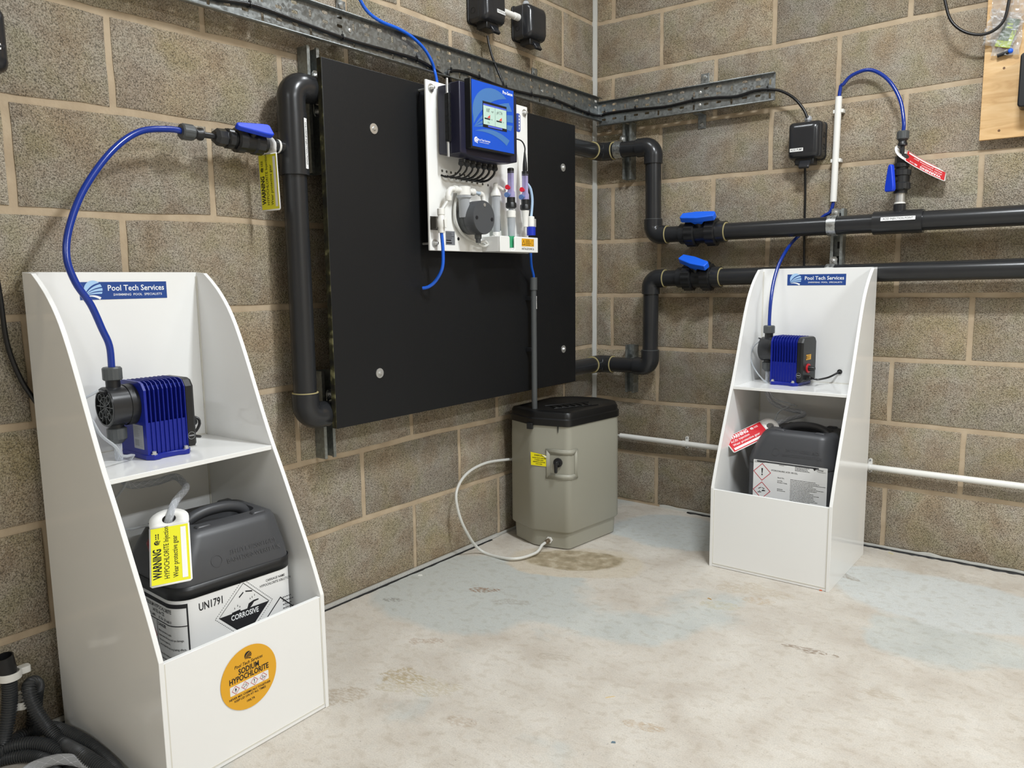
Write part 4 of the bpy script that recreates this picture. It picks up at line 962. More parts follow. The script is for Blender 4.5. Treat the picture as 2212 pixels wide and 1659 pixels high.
    npm = MB(); rbox(npm, -0.021, 0.021, -0.026, 0.026, 0.0, 0.0003, 0.001, Mn); npo = npm.build('nameplate', mat('silver_label', '#a9abb0', 0.35, metal=0.3), T, flat=True)
    t_ = MB(); lines(t_, Mn, -0.018, 0.012, -0.002, 0.023, 7, 0.0013, 0.0006, 3); rect(t_, Mn, -0.016, 0.002, -0.020, -0.006, 0.0006); lines(t_, Mn, 0.005, 0.018, -0.022, -0.006, 4, 0.0012, 0.0006, 4); t_.build('lettering', LIGHTGREY, npo, flat=True)
    # pump head
    hc_ = M @ V((-0.047, 0.118, 0.0)); A = axis(hc_, -rt, upv)
    MB().lathe([(0.044,0),(0.044,0.018),(0.0435,0.0185)], A, 36).build('head_flange', BLACKP, T)
    hd = MB(); hd.lathe([(0.0425,0.019),(0.0425,0.056),(0.041,0.058),(0.038,0.058),(0.038,0.050),(0.002,0.050)], A, 36); ho = hd.build('pump_head', PVC, T, ang=30)
    rb = MB()
    F2 = frame(hc_ - rt*0.050, ou, upv); 
    if F2.to_3x3().col[2].dot(-rt) < 0: F2 = frame(hc_ - rt*0.050, -ou, upv)
    ring2(rb, F2, arcp(0,0,0.0395,0,352,36), arcp(0,0,0.0375,0,352,36), 0.0078)
    for k in range(6):
        Mr = F2 @ Matrix.Rotation(PI*k/6, 4, 'Z'); rb.box(-0.038, 0.038, -0.0009, 0.0009, 0.0, 0.0062, Mr)
    for k in range(4):
        a = PI/4+PI/2*k; Mk = F2 @ Matrix.Translation(V((math.cos(a)*0.026, math.sin(a)*0.026, 0)))
        rb.lathe([(0.0085,0),(0.0085,0.0075),(0.0068,0.0075),(0.0068,0.001)], Mk, 18, cap=False)
    rb.lathe([(0.022,0),(0.022,0.0066),(0.0205,0.0066),(0.0205,0)], F2, 28, cap=False); rb.build('head_ribs', PVC2, ho, ang=30)
    cx = -0.047-0.036
    nf = lambda i, t: 1.0 if i % 3 else 0.94
    top = MB(); A = axis(M @ V((cx, 0.154, 0)), upv); top.lathe([(0.0145,0),(0.0145,0.024)], A, 20); top.build('outlet_neck', BLACKP, T)
    MB().lathe([(0.017,0.019),(0.0195,0.021),(0.0195,0.044),(0.017,0.047),(0.010,0.047)], A, 30, rf=nf).build('outlet_nut', PVC2, T, ang=25)
    A = axis(M @ V((cx, 0.082, 0)), -upv); MB().lathe([(0.0150,0),(0.0150,0.016)], A, 20).build('inlet_neck', BLACKP, T)
    MB().lathe([(0.017,0.010),(0.0200,0.012),(0.0195,0.034),(0.014,0.040),(0.010,0.044)], A, 30, rf=nf).build('inlet_nut', PVC2, T, ang=25)
    bv = MB(); q = M @ V((-0.098, 0.148, 0.010)); bv.lathe([(0.0055,0),(0.0055,0.010),(0.004,0.010),(0.004,0.016),(0.0025,0.022)], axis(q, (-rt*0.9+upv*0.3)), 8); bv.build('bleed_valve', BLACKP, T)
    return T, M @ V((cx, 0.20, 0)), M @ V((cx, 0.038, 0)), q + (-rt*0.9+upv*0.3).normalized()*0.022, E + upv*0.028 + ou*0.018 + rt*0.014
MPL = FL(V((0.150,-2.080,0.600)))
MPR = FR(V((0.930,-0.208,0.600))) @ Matrix.Rotation(math.radians(-6), 4, 'Y')
# turn about the vertical (local up) so that the cover end comes forward
pL, nutL, inL, blL, cbL = pump(MPL, 'blue finned dosing pump on the shelf of the large left cabinet')
pR, nutR, inR, blR, cbR = pump(MPR, 'blue finned dosing pump on the shelf of the right cabinet')

def powercable(pts, parent):
    mb = MB(); mb.tube(spline(pts, 0.006), 0.0035, 10); return mb.build('power_cable', CABLE, parent)
powercable([cbL, cbL+V((-0.01,0.02,-0.006)), PL(411,940,0.115), PL(424,930,0.105), PL(431,915,0.10), PL(428,904,0.095), PL(418,900,0.09), PL(407,906,0.085), V((0.06,-2.00,0.655))], pL)
hole = PR(1814, 803, 0.118)
powercable([cbR, cbR+V((0.02,-0.004,-0.003)), PR(1768,820,0.20), PR(1790,815,0.15), PR(1808,806,0.125), hole], pR)
MB().lathe([(0.0045,0),(0.0085,0),(0.0085,0.003),(0.0045,0.003)], axis(hole, -Y_), 16, cap=False).build('grommet', BLACKP, cabR)

# ------------------------------------------------------------------ jerrycans
def jerrycan(M, label, style):
    """M: frame right/up/out; origin centre of the base"""
    T = thing('jerrycan', M.to_translation(), label, 'jerrycan')
    HZ = 0.455; hw, hd = 0.139, 0.122
    def ring(u, a, b, r, cx=0.0, cz=0.0): return [(cx+x, u, cz-z) for x, z in rrect(a, b, r, 7)]
    bd = MB(M)
    bd.loft([ring(0.0,hw-.014,hd-.014,.03), ring(0.004,hw-.005,hd-.005,.035), ring(0.012,hw,hd,.040), ring(0.335,hw,hd,.040), ring(0.340,hw-.002,hd-.002,.040)], cap1=True)
    body = bd.build('body', CANB, T, ang=50)
    if style == 'sleeve':
        bb = MB(M); bb.loft([ring(0.324,hw+.0014,hd+.0014,.041), ring(0.350,hw+.0022,hd+.0022,.041)], cap0=False, cap1=False); bb.build('rim_band', BLACKP, T, solid=0.001)
    top = MB(M)
    rr = [ring(0.340,hw,hd,.040), ring(0.348,hw+.001,hd+.001,.041), ring(0.354,hw,hd,.041), ring(0.372,hw-.003,hd-.004,.042,0.002), ring(0.405,hw-.012,hd-.014,.044,.006), ring(0.434,hw-.022,hd-.024,.042,.012), ring(0.446,hw-.030,hd-.032,.036,.014), ring(0.450,hw-.040,hd-.042,.030,.016)]
    # handle pocket
    rr += [ring(0.449,0.082,0.044,.030,.022), ring(0.438,0.078,0.038,.028,.022), ring(0.400,0.070,0.032,.024,.020), ring(0.392,0.060,0.024,.020,.020)]
    top.loft(rr, cap0=False); shoulder = top.build('shoulder', CANB, T, ang=50)
    hp = [M @ V(q) for q in ((-0.064,0.405,0),(-0.058,0.430,0),(-0.040,0.449,0),(-0.008,0.459,0),(0.022,0.461,0),(0.052,0.459,0),(0.082,0.449,0),(0.098,0.430,0),(0.102,0.405,0))]
    hm = MB(); hm.tube(spline(hp, 0.008), 0.0125, 14, radf=lambda i: 1.0); hm.build('handle', CANB, T, ang=60)
    for (x, z) in ((-0.045,0.070),(0.085,0.070),(-0.045,-0.070),(0.085,-0.070)):
        g = MB(M); g.prism([(x-0.020,0.4445),(x+0.020,0.4445),(x+0.014,0.4545),(x-0.014,0.4545)], z-0.009, z+0.009); g.build('stacking_lug', CANB, shoulder, bevel=0.003)
    MB().lathe([(0.031,0),(0.031,0.022),(0.028,0.025),(0.006,0.026)], axis(M @ V((-0.098,0.405,0.004)), M.to_3x3() @ V((-0.25,1,0))), 28, rf=lambda i,t: 1.0 if i%2 else .97).build('cap', mat('dark_red_cap', '#7a1f27', 0.4), T, label='dark red screw cap')
    # raised lettering on the sloping front shoulder
    a0 = M @ V((0.030, 0.384, hd-0.0075)); upd = M.to_3x3() @ V((0, 1, -0.32)); Me = frame(a0, M.to_3x3() @ V((1,0,0)), upd)
    e = MB(); text(e, '3H1/Y1.9/200/18/DI', at(Me,0.014,0.009), 0.0135, bold=0.0, z=0.0012); text(e, 'BAM12080-WERIT-UK', at(Me,0.014,-0.007), 0.0135, z=0.0012)
    ring2(e, at(Me,-0.072,0.0), arcp(0,0,0.0125,0,352,30), arcp(0,0,0.0115,0,352,30), 0.0012)
    e.build('raised_lettering', mat('raised_charcoal', '#4a4b4e', 0.35), shoulder, flat=True)
    if style == 'sleeve':
        sl = MB(M); e1 = 0.0007; sl.loft([ring(0.05,hw+e1,hd+e1,.0407), ring(0.323,hw+e1,hd+e1,.0407)], cap0=False, cap1=False); slo = sl.build('white_sleeve', PAPER, T, ang=50, label='white printed sleeve')
        Mf = M @ Matrix.Translation(V((0,0.0,hd+e1+0.0003))); p = MB(); r_ = MB()
        text(p, 'UN1791', at(Mf,-0.064,0.300), 0.023, bold=0.02, sx=0.70)
        text(p, 'CARRIAGE NAME', at(Mf,0.088,0.309), 0.0078, bold=0.012, sx=0.8); text(p, 'HYPOCHLORITE SOLUTION', at(Mf,0.088,0.300), 0.0078, bold=0.012, sx=0.8)
        cx, cy, r0 = 0.010, 0.262, 0.068
        diamond(p, Mf, cx, cy, r0-0.008, 0.0016)
        # dashed outer diamond
        cor = [(r0,0),(0,r0),(-r0,0),(0,-r0)]
        for i in range(4):
            a, b = V(cor[i]+(0,)), V(cor[(i+1)%4]+(0,)); nd = 20
            for k in range(nd):
                u = a.lerp(b, k/nd); v = a.lerp(b, (k+0.55)/nd); nrm_ = V((b-a).normalized().yx.to_3d()); nn = V(((b-a).y, -(b-a).x, 0)).normalized()*0.0006
                p.add([(cx+q.x, cy+q.y, 0) for q in (u-nn, v-nn, v+nn, u+nn)], [(0,1,2,3)], Mf)
        h = r0-0.008; p.poly([(cx-h,cy),(cx,cy-h),(cx+h,cy)], 0.0, Mf) 
        wt = MB(); text(wt, 'CORROSIVE', at(Mf,cx,cy-0.0105,0.0003), 0.0165, bold=0.02, sx=0.74); wt.build('reversed_lettering', PRINTW, slo, flat=True)
        # hands, tubes and drops of the corrosion pictogram
        P_ = lambda pts: p.add([(cx+x, cy+y+0.006, 0) for x, y in pts], [tuple(range(len(pts)))], Mf)
        P_([(-.012,.026),(-.002,.034),(.000,.032),(-.011,.023)]); P_([(.004,.035),(.020,.031),(.020,.028),(.004,.032)])
        P_([(-.030,-.004),(-.010,-.002),(-.010,-.006),(-.030,-.009)]); P_([(.006,-.006),(.010,.004),(.022,.008),(.034,.008),(.034,.005),(.023,.004),(.018,-.002),(.012,-.007)])
        for (x,y) in ((-.024,.002),(-.017,.006),(-.012,.002),(.018,.014),(.024,.017),(.013,.012)): P_([(x,y),(x+.0012,y+.005),(x+.002,y)])
        diamond(p, Mf, 0.098, 0.212, 0.050, 0.0035)
        lines(p, Mf, 0.104, 0.132, 0.228, 0.262, 4, 0.002, 0.0, 9)
        for i in range(10):
            rnd_ = random.Random(i); x = rnd_.uniform(-.01,.05); y = rnd_.uniform(.19,.225); wd = rnd_.uniform(.01,.025)
        # side print (towards -right)
        Msd = frame(M @ V((-hw-e1-0.0003, 0, 0)), M.to_3x3() @ V((0,0,1)), M.to_3x3() @ V((0,1,0)))
        fr_ = MB(); X0, X1, YT = -0.030, 0.132, 0.316
        rows_ = [(YT-0.009, YT), (YT-0.048, YT-0.046)]
        for (ya_, yb_) in rows_:
            for i in range(30): rect(fr_, Msd, X0+(X1-X0)*i/30, X0+(X1-X0)*(i+1)/30, ya_, yb_)
        rect(fr_, Msd, X0, X0+0.003, 0.06, YT); rect(fr_, Msd, X1-0.003, X1, 0.06, YT)
        rect(fr_, Msd, X0+0.066, X0+0.068, 0.06, YT-0.046)
        text(fr_, 'SODIUM HYPOCHLORITE', at(Msd,0.045,YT-0.018), 0.0118, bold=0.014, sx=0.78); text(fr_, '14/15% Av Cl2', at(Msd,0.045,YT-0.029), 0.0110, bold=0.014, sx=0.78)
        text(fr_, 'EC LABEL       EC No. 231-668-3', at(Msd,0.050,YT-0.040), 0.0075, bold=0.012, sx=0.9)
        text(fr_, 'DANGER', at(Msd,X0+0.088,YT-0.055), 0.0098, bold=0.02, sx=0.85)
        txts = ['May be corrosive to metals.','Causes severe skin burns and eye damage.','Very toxic to aquatic life.','Toxic to aquatic life with long lasting effects.','','Keep only in original packaging.','Do not breathe spray.','IF SWALLOWED: Rinse mouth.','Do NOT induce vomiting.','IF INHALED: Remove person to fresh air','and keep comfortable for breathing.','IF IN EYES: Rinse cautiously with','several minutes. Remove contact','if present and easy to do.']
        for i, s_ in enumerate(txts):
            if s_: text(fr_, s_, at(Msd, X0+0.072, YT-0.068-i*0.0098), 0.0064, 'LEFT', bold=0.008, sx=0.72)
        Lf, rc = hd-0.040, 0.0410; Mi = Msd.inverted(); nv = []
        for v in fr_.v:
            q_ = Mi @ v
            if q_.x > Lf: a_ = (q_.x-Lf)/rc; q_ = V((Lf+math.sin(a_)*rc, q_.y, -rc+math.cos(a_)*rc+0.0003))
            nv.append(Msd @ q_)
        fr_.v = nv; fr_.build('sleeve_print', INK, slo, flat=True)
        dm = MB(); Ms1 = at(Msd, X0+0.034, YT-0.082); diamond(dm, Ms1, 0, 0, 0.030, 0.0028); Ms2 = at(Msd, X0+0.034, YT-0.147); diamond(dm, Ms2, 0, 0, 0.030, 0.0028); dm.build('hazard_diamonds', REDP, slo, flat=True)
        picto(p, Ms1, 'corr', 0, 0, 0.022); picto(p, Ms2, 'env', 0, 0, 0.022)
        p.build('sleeve_print', INK, slo, flat=True, kind='stuff')
    else:
        Mf = M @ Matrix.Translation(V((0,0,hd+0.0006))); s = MB(); rbox(s, -0.112, 0.128, 0.16, 0.352-0.0, -0.0004, 0.0, 0.002, at(Mf,0,0)); lb = s.build('paper_label', PAPER, T, flat=True, label='white printed hazard label')
        p = MB(); Mf = at(Mf,0,0,0.0004); Y0 = 0.352
        text(p, 'HYDROCHLORIC ACID 10% SOL.', at(Mf,-0.008,Y0-0.030), 0.0070, bold=0.012, sx=0.85)
        text(p, 'Batch No.', at(Mf,-0.030,Y0-0.052,0), 0.0055, 'LEFT', bold=0.012); text(p, 'Lot No.', at(Mf,-0.030,Y0-0.062), 0.0055, 'LEFT', bold=0.012); text(p, 'Product Code.', at(Mf,-0.030,Y0-0.068), 0.0055, 'LEFT', bold=0.012)
        lines(p, Mf, -0.030, 0.0, Y0-0.098, Y0-0.088, 2, 0.0018, 0, 21); lines(p, Mf, -0.108, -0.060, Y0-0.010, Y0-0.003, 2, 0.0014, 0, 22); lines(p, Mf, -0.026, 0.0, Y0-0.011, Y0-0.005, 2, 0.0014, 0, 23)
        lines(p, Mf, 0.026, 0.078, Y0-0.022, Y0-0.003, 5, 0.0014, 0, 24); lines(p, Mf, 0.012, 0.125, Y0-0.185, Y0-0.050, 27, 0.0013, 0, 25)
        text(p, 'Univar', at(Mf,0.105,Y0-0.009), 0.0092, bold=0.012, sx=0.9); lines(p, Mf, 0.098, 0.126, Y0-0.0165, Y0-0.0135, 1, 0.0012, 0, 26)
        p.add([(0.083,Y0-0.006,0),(0.087,Y0-0.003,0),(0.091,Y0-0.010,0),(0.087,Y0-0.013,0)], [(0,3,2,1)], Mf); p.add([(0.087,Y0-0.003,0),(0.092,Y0-0.003,0),(0.094,Y0-0.007,0),(0.0905,Y0-0.009,0)], [(0,3,2,1)], Mf)
        Ms1 = at(Mf, -0.082, Y0-0.040); picto(p, Ms1, 'bang', 0, 0, 0.021); picto(p, at(Mf,-0.082,Y0-0.103), 'corr', 0, 0, 0.021); p.build('lettering', INK, lb, flat=True)
        dm = MB(); diamond(dm, Ms1, 0, 0, 0.030, 0.0028); diamond(dm, at(Mf,-0.082,Y0-0.103), 0, 0, 0.030, 0.0028); dm.build('hazard_diamonds', REDP, lb, flat=True)
    return T
MJL = frame(V((0.247,-2.030,0.012)), (0.045,1,0), (0,0,1))
MJR = FR(V((0.997,-0.292,0.012)))
jL = jerrycan(MJL, 'charcoal jerrycan in a white CORROSIVE sleeve inside the large left cabinet', 'sleeve')
jR = jerrycan(MJR, 'plain charcoal jerrycan with a square white hazard label inside the right cabinet', 'label')

# ------------------------------------------------------------------ warning tags
def tag(M, label, colm, col, word, second, bend=0.0):
    """M: frame right/up/out, origin at the centre of the hole; tag hangs towards -up"""
    T = thing('warning_tag', M.to_translation(), label, 'tag')
    Lh, hw = 0.160, 0.0385; n = 24
    def bz(y): return bend*(max(0, -y)**2)*6
    out = [(hw, 0.004)] + arcp(0, 0.004-0.0, hw, 0, 180, 14)[1:]
    outline = arcp(0, 0.0, hw, 0, 180, 14)
    # build as strip: hole ring at top, then body rows
    mb = MB(M); hole = [(math.cos(2*PI*i/28)*0.0135, math.sin(2*PI*i/28)*0.0115) for i in range(28)]
    ob = []
    for i in range(28):
        a = 2*PI*i/28
        if a <= PI: ob.append((math.cos(a)*hw, math.sin(a)*hw*0.68))
        else:
            c, s_ = math.cos(a), math.sin(a); k = min(hw/max(abs(c),1e-6), 0.018/max(abs(s_),1e-6)); ob.append((c*k, s_*k))
    def P3(x, y, z=0.0): return (x, y, z+bz(y))
    mb.add([P3(x,y) for x,y in ob]+[P3(x,y) for x,y in hole], [(i,(i+1)%28,28+(i+1)%28,28+i) for i in range(28)])
    rows = [-0.018 - (Lh-0.018-0.004)*i/10 for i in range(11)]
    vs = []; 
    for y in rows: vs += [P3(-hw,y), P3(hw,y)]
    vs += [P3(-hw+0.004,-Lh), P3(hw-0.004,-Lh)]
    mb.add(vs, [(2*i+2, 2*i+3, 2*i+1, 2*i) for i in range(11)])
    tb = mb.build('tag_body', TAG_W, T, ang=50, solid=0.0009)
    p = MB(M); y0, y1 = -0.020, -0.156; k = 8; zz = 0.0007
    vs = []
    for i in range(k+1): y = y0+(y1-y0)*i/k; vs += [P3(-hw+0.003,y,zz), P3(hw-0.003,y,zz)]
    p.add(vs, [(2*i+2, 2*i+3, 2*i+1, 2*i) for i in range(k)]); pr = p.build('printed_field', colm, tb)
    wv = MB(M); vs = []
    for i in range(k+1): y = -0.026+(-0.150+0.026)*i/k; vs += [P3(hw-0.0175,y,zz+.0003), P3(hw-0.0075,y,zz+.0003)]
    wv.add(vs, [(2*i+2, 2*i+3, 2*i+1, 2*i) for i in range(k)]); wv.build('blank_strip', TAG_W, pr)
    t = MB(); base = M @ Matrix.Rotation(PI/2, 4, 'Z')      # text reads upwards
    tmp = MB(); text(tmp, word, at(base, -0.143, 0.0235), 0.0215, 'LEFT', bold=0.03, sx=0.68); text(tmp, second, at(base, -0.146, 0.0065), 0.0140, 'LEFT', bold=0.004, sx=0.82); text(tmp, 'Wear protective gear', at(base, -0.146, -0.0095), 0.0140, 'LEFT', bold=0.004, sx=0.82)
    logo(tmp, at(base, -0.062, 0.0190), 0.0110); lines(tmp, base, -0.048, -0.024, 0.0190, 0.0280, 2, 0.0022, 0, 31)
    Mi = M.inverted(); t.v = [M @ (lambda q: V((q.x, q.y, q.z+bz(q.y)+zz+0.0004)))(Mi @ v) for v in tmp.v]; t.f = tmp.f
    t.build('lettering', col, pr, flat=True)
    return T
# frames chosen so that the hole sits on the fitting they hang from
q = V((0.073,-1.698,1.316)); tg = frame(q, (1,0.03,0.0), (-0.06,-0.03,1))
tag(tg, 'yellow hypochlorite warning tag hanging from the injection valve beside the left pipe', TAG_Y, INK, 'WARNING', 'HYPOCHLORITE Injection', 0.0)
# ------------------------------------------------------------------ chlorine injection valve
def dose_valve(base, d, front, label, lever_dir=1, ka=1.0, kr=1.28):
    """small blue-lever valve with union nuts; base = at the tee, d = away from the pipe, front = towards the room"""
    T = thing('injection_valve', base, label, 'valve'); d = V(d).normalized(); A = axis(base, d, front) @ Matrix.Diagonal(V((kr, kr, ka, 1)))
    nf = lambda i, t: 1.0 if i % 4 else 0.95
    MB().lathe([(0.0115,0.0),(0.0115,0.040)], A, 20).build('clear_spigot', STEEL, T)
    MB().lathe([(0.0117,0.0),(0.0135,0.001),(0.0135,0.005),(0.0117,0.006)], A, 20).build('seal_ring', WHITE2, T)
    MB().lathe([(0.0165,0.034),(0.0165,0.046),(0.0200,0.048)], A, 24).build('end_socket', BLACKP, T)
    MB().lathe([(0.0200,0.044),(0.0235,0.047),(0.0235,0.064),(0.0205,0.068)], A, 32, rf=nf).build('union_nut', PVC, T, ang=25)
    MB().lathe([(0.0205,0.062),(0.0205,0.092)], A, 24).build('valve_body', BLACKP, T)
    MB().lathe([(0.0205,0.088),(0.0235,0.090),(0.0235,0.106),(0.0190,0.109)], A, 32, rf=nf).build('union_nut', PVC, T, ang=25)
    MB().lathe([(0.0155,0.106),(0.0155,0.118)], A, 20).build('neck', BLACKP, T)
    MB().lathe([(0.0180,0.115),(0.0190,0.117),(0.0190,0.128),(0.016,0.130)], A, 32, rf=nf).build('reducer', PVC, T, ang=25)
    MB().lathe([(0.0155,0.130),(0.0165,0.134),(0.0160,0.150),(0.011,0.157),(0.0056,0.158)], A, 8).build('hex_cap', PVC, T, ang=25)
    MB().lathe([(0.0056,0.156),(0.0056,0.190)], A, 14).build('stem', PVC, T)
    MB().lathe([(0.0085,0.182),(0.0115,0.184),(0.0115,0.190),(0.0095,0.194),(0.0095,0.198),(0.0120,0.201),(0.0120,0.206)], A, 20).build('check_body', BLACKP, T)
    MB().lathe([(0.0130,0.203),(0.0145,0.205),(0.0145,0.226),(0.0125,0.229),(0.007,0.229)], A, 30, rf=lambda i,t: 1.0 if i%3 else .94).build('compression_nut', PVC2, T, ang=25)
    f = V(front).normalized(); s_ = MB(); s_.lathe([(0.011,0),(0.010,0.038)], axis(V(base)+d*0.077*ka, f), 14); s_.build('lever_stem', BLACKP, T)
    Mh = frame(V(base)+d*0.072*ka+f*0.036, d*lever_dir, f.cross(d*lever_dir)) @ Matrix.Diagonal(V((1.12*ka, 1.2, 1.1, 1)))
    h = MB(Mh); h.prism([(-0.030,-0.012),(-0.024,-0.015),(-0.012,-0.014),(0.040,-0.0065),(0.046,-0.003),(0.046,0.003),(0.040,0.0065),(-0.012,0.014),(-0.024,0.015),(-0.030,0.012)], 0.0, 0.013)
    h.build('lever', BLUEH if False else mat('deep_blue_lever', '#123fd0', 0.4), T, bevel=0.003, seg=3)
    return T, V(base)+d*0.229*ka
dS = (V((0.130,-1.974,1.322)) - V((0.078,-1.690,1.322)))
BS = V((0.076,-1.664,1.3200)); vS, endS = dose_valve(BS, V((0.01,-1,0.004)), V((0.80,0.0,0.60)), 'blue-lever injection valve pointing left from the left vertical pipe', 1, 1.17)
vA, endA = dose_valve(V((1.224,-PS,ZM+0.003+0.058)), V((-0.004,0,1)), V((-0.55,-0.84,0)), 'blue-lever injection valve standing on the upper pipe of the right wall', 1, 1.02)
# tag on the acid valve, sticking out stiffly to the right
q = V((1.222,-PS-0.004,ZM+0.003+0.058+0.166)); dn = (PR(2036,388,0.17)-q).normalized()
tg = frame(q, dn.cross(V((-0.60,-0.50,0.62))).normalized()*1.0, -dn)
rr_ = V((0.35,-0.62,-0.10)); rr_ = (rr_ - dn*rr_.dot(dn)).normalized()
tg = frame(q, -rr_, -dn)
def tag_frame(q, ix, iy, deg, s_):
    dn = (C_R*ix - C_U*iy).normalized(); tc_ = (CAM-q).normalized(); tc_ = (tc_-dn*tc_.dot(dn)).normalized(); pp = dn.cross(tc_)
    n_ = tc_*math.cos(math.radians(deg)) + pp*s_*math.sin(math.radians(deg)); return frame(q, (-dn).cross(n_), -dn)
tg = tag_frame(q, 0.83, 0.58, 68, -1)
tag(tg, 'red acid warning tag sticking out from the injection valve on the right wall', TAG_R, PRINTW, 'WARNING', 'ACID Injection', 0.12)

# ------------------------------------------------------------------ blue dosing tubes
dS_ = (endS - BS).normalized()
ptsL = [endS - dS_*0.01, endS + dS_*0.03, PL(300,285,0.090), PL(240,328,0.102), PL(182,408,0.115), PL(150,490,0.128), PL(144,555,0.138), PL(163,610,0.146), PL(196,658,0.150), PL(221,712,0.151), nutL+V((0,-0.001,0.045)), nutL+V((0,0,-0.004))]
cable('dosing_tube', ptsL, 0.0072, 'thick blue tube arching from the left injection valve down to the left pump', 'tube', BLUET, 14)
a1 = PR(1812,209,0.022); b1 = PR(1800,436,0.022)
ptsR = [endA+V((0,0,-0.008)), endA+V((0,0,0.03)), PR(1944,215,0.06), PR(1918,172,0.05), PR(1880,151,0.04), PR(1842,162,0.03), PR(1822,182,0.025), PR(1814,199,0.022), a1.lerp(b1,0.5), b1+V((-0.001,0,-0.01)), PR(1778,468,0.024), PR(1748,492,0.020), PR(1716,518,0.030), PR(1696,545,0.10), PR(1681,575,0.14), PR(1671,610,0.17), PR(1665,650,0.20), nutR+V((0,0.0,0.03)), nutR+V((0,0,-0.004))]
cable('dosing_tube', ptsR, 0.0060, 'blue tube arching from the right injection valve through the white conduit to the right pump', 'tube', BLUET, 14)
cable('supply_tube', [PL(x,y,0.072) for x,y in ((700,-300),(735,-120),(760,-40),(778,0),(795,26),(822,46),(860,62),(890,80),(915,104),(932,132),(940,158))]+[PL(944,178,0.13), PL(946,200,0.15)], 0.0048, 'blue tube coming down from the top into the back of the white controller panel', 'tube', BLUEB, 12)

# ------------------------------------------------------------------ hoses under the pumps
def braided(name, pts, r, label):
    sp = spline(pts, 0.006); mb = MB(); mb.tube(sp, r, 16); o = mb.build(name, CLEAR, None, ang=60); meta(o, label, 'hose')
    br = MB()
    T = []; n = len(sp)
    L_ = [0.0]
    for i in range(1, n): L_.append(L_[-1]+(sp[i]-sp[i-1]).length)
    x = None
    fr = []
    for i in range(n):
        t = (sp[min(i+1,n-1)]-sp[max(i-1,0)]).normalized()
        if x is None: x = (V((0,0,1)) if abs(t.z) < 0.9 else X_).cross(t).normalized()
        x = (x - t*x.dot(t)).normalized(); fr.append((x.copy(), t.cross(x)))
    for s_ in (-1, 1):
        for k in range(5):
            hx = []
            m_ = int(L_[-1]/0.0035)
            for j in range(m_+1):
                l = L_[-1]*j/m_; i = 0
                while i < n-2 and L_[i+1] < l: i += 1
                f = (l-L_[i])/max(1e-9, L_[i+1]-L_[i]); c = sp[i].lerp(sp[i+1], f); xx, yy = fr[i]
                a = s_*l/(r*2.2) + 2*PI*k/5; hx.append(c + (xx*math.cos(a)+yy*math.sin(a))*(r*0.97))
            br.tube(hx, 0.00045, 3, cap=False)
    b = BASE[o.name]; BASE[o.name] = b
    br.build('braid', mat('white_braid', '#d8d8e2', 0.5), o, kind='stuff', flat=True)
    return o
capL = MJL @ V((-0.100,0.430,0.004)); capR = MJR @ V((-0.098,0.430,0.004))
braided('suction_hose', [inL+V((0,0,0.006)), V((inL.x,inL.y,0.605)), V((inL.x,inL.y+0.004,0.560)), V((0.13,-2.13,0.535)), V((0.12,-2.07,0.528)), V((0.135,-2.035,0.535)), V((0.165,-2.030,0.522)), V((0.205,-2.050,0.520)), V((0.250,-2.100,0.510)), V((0.283,-2.132,0.490)), V((0.270,-2.134,0.462)), capL+V((0,0,-0.006))], 0.0078, 'clear braided hose from the left pump down into the left jerrycan')
braided('suction_hose', [inR+V((0,0,0.006)), V((inR.x,inR.y,0.605)), V((inR.x,inR.y,0.565)), V((0.865,-0.19,0.525)), V((0.92,-0.18,0.503)), V((0.968,-0.18,0.498)), V((0.975,-0.20,0.490)), V((0.945,-0.24,0.482)), V((0.91,-0.28,0.465)), capR+V((0,0,-0.006))], 0.0078, 'clear braided hose from the right pump down into the right jerrycan')
o = cable('bleed_tube', [blL, PL(198,852,0.162), V((0.158,-2.236,0.735)), V((0.175,-2.243,0.70)), PL(196,905,0.20), PL(218,940,0.215), PL(250,965,0.22), PL(266,985,0.19), V((0.178,-2.145,0.612)), V((0.170,-2.150,0.60)), V((0.165,-2.16,0.55)), V((0.15,-2.20,0.50)), V((0.16,-2.235,0.475)), V((0.20,-2.18,0.462)), V((0.215,-2.14,0.462)), capL+V((0.004,-0.006,0.0))], 0.0030, 'thin clear bleed tube looping from the left pump head down to the left jerrycan', 'tube', CLEAR, 10)
o = cable('bleed_tube', [blR, PR(1642,735,0.21), PR(1627,750,0.21), PR(1622,775,0.215), PR(1632,800,0.22), PR(1650,822,0.23), V((0.862,-0.24,0.60)), V((0.88,-0.23,0.55)), V((0.94,-0.22,0.53)), V((0.96,-0.22,0.525))], 0.0026, 'thin clear bleed tube curling beside the right pump head', 'tube', CLEAR, 10)
o = cable('clear_tube', [PR(1716,873,0.21), PR(1700,880,0.225), PR(1680,893,0.25), capR+V((0.004,0,0.0))], 0.0026, 'short clear tube poking out of the right jerrycan cap', 'tube', CLEAR, 10)
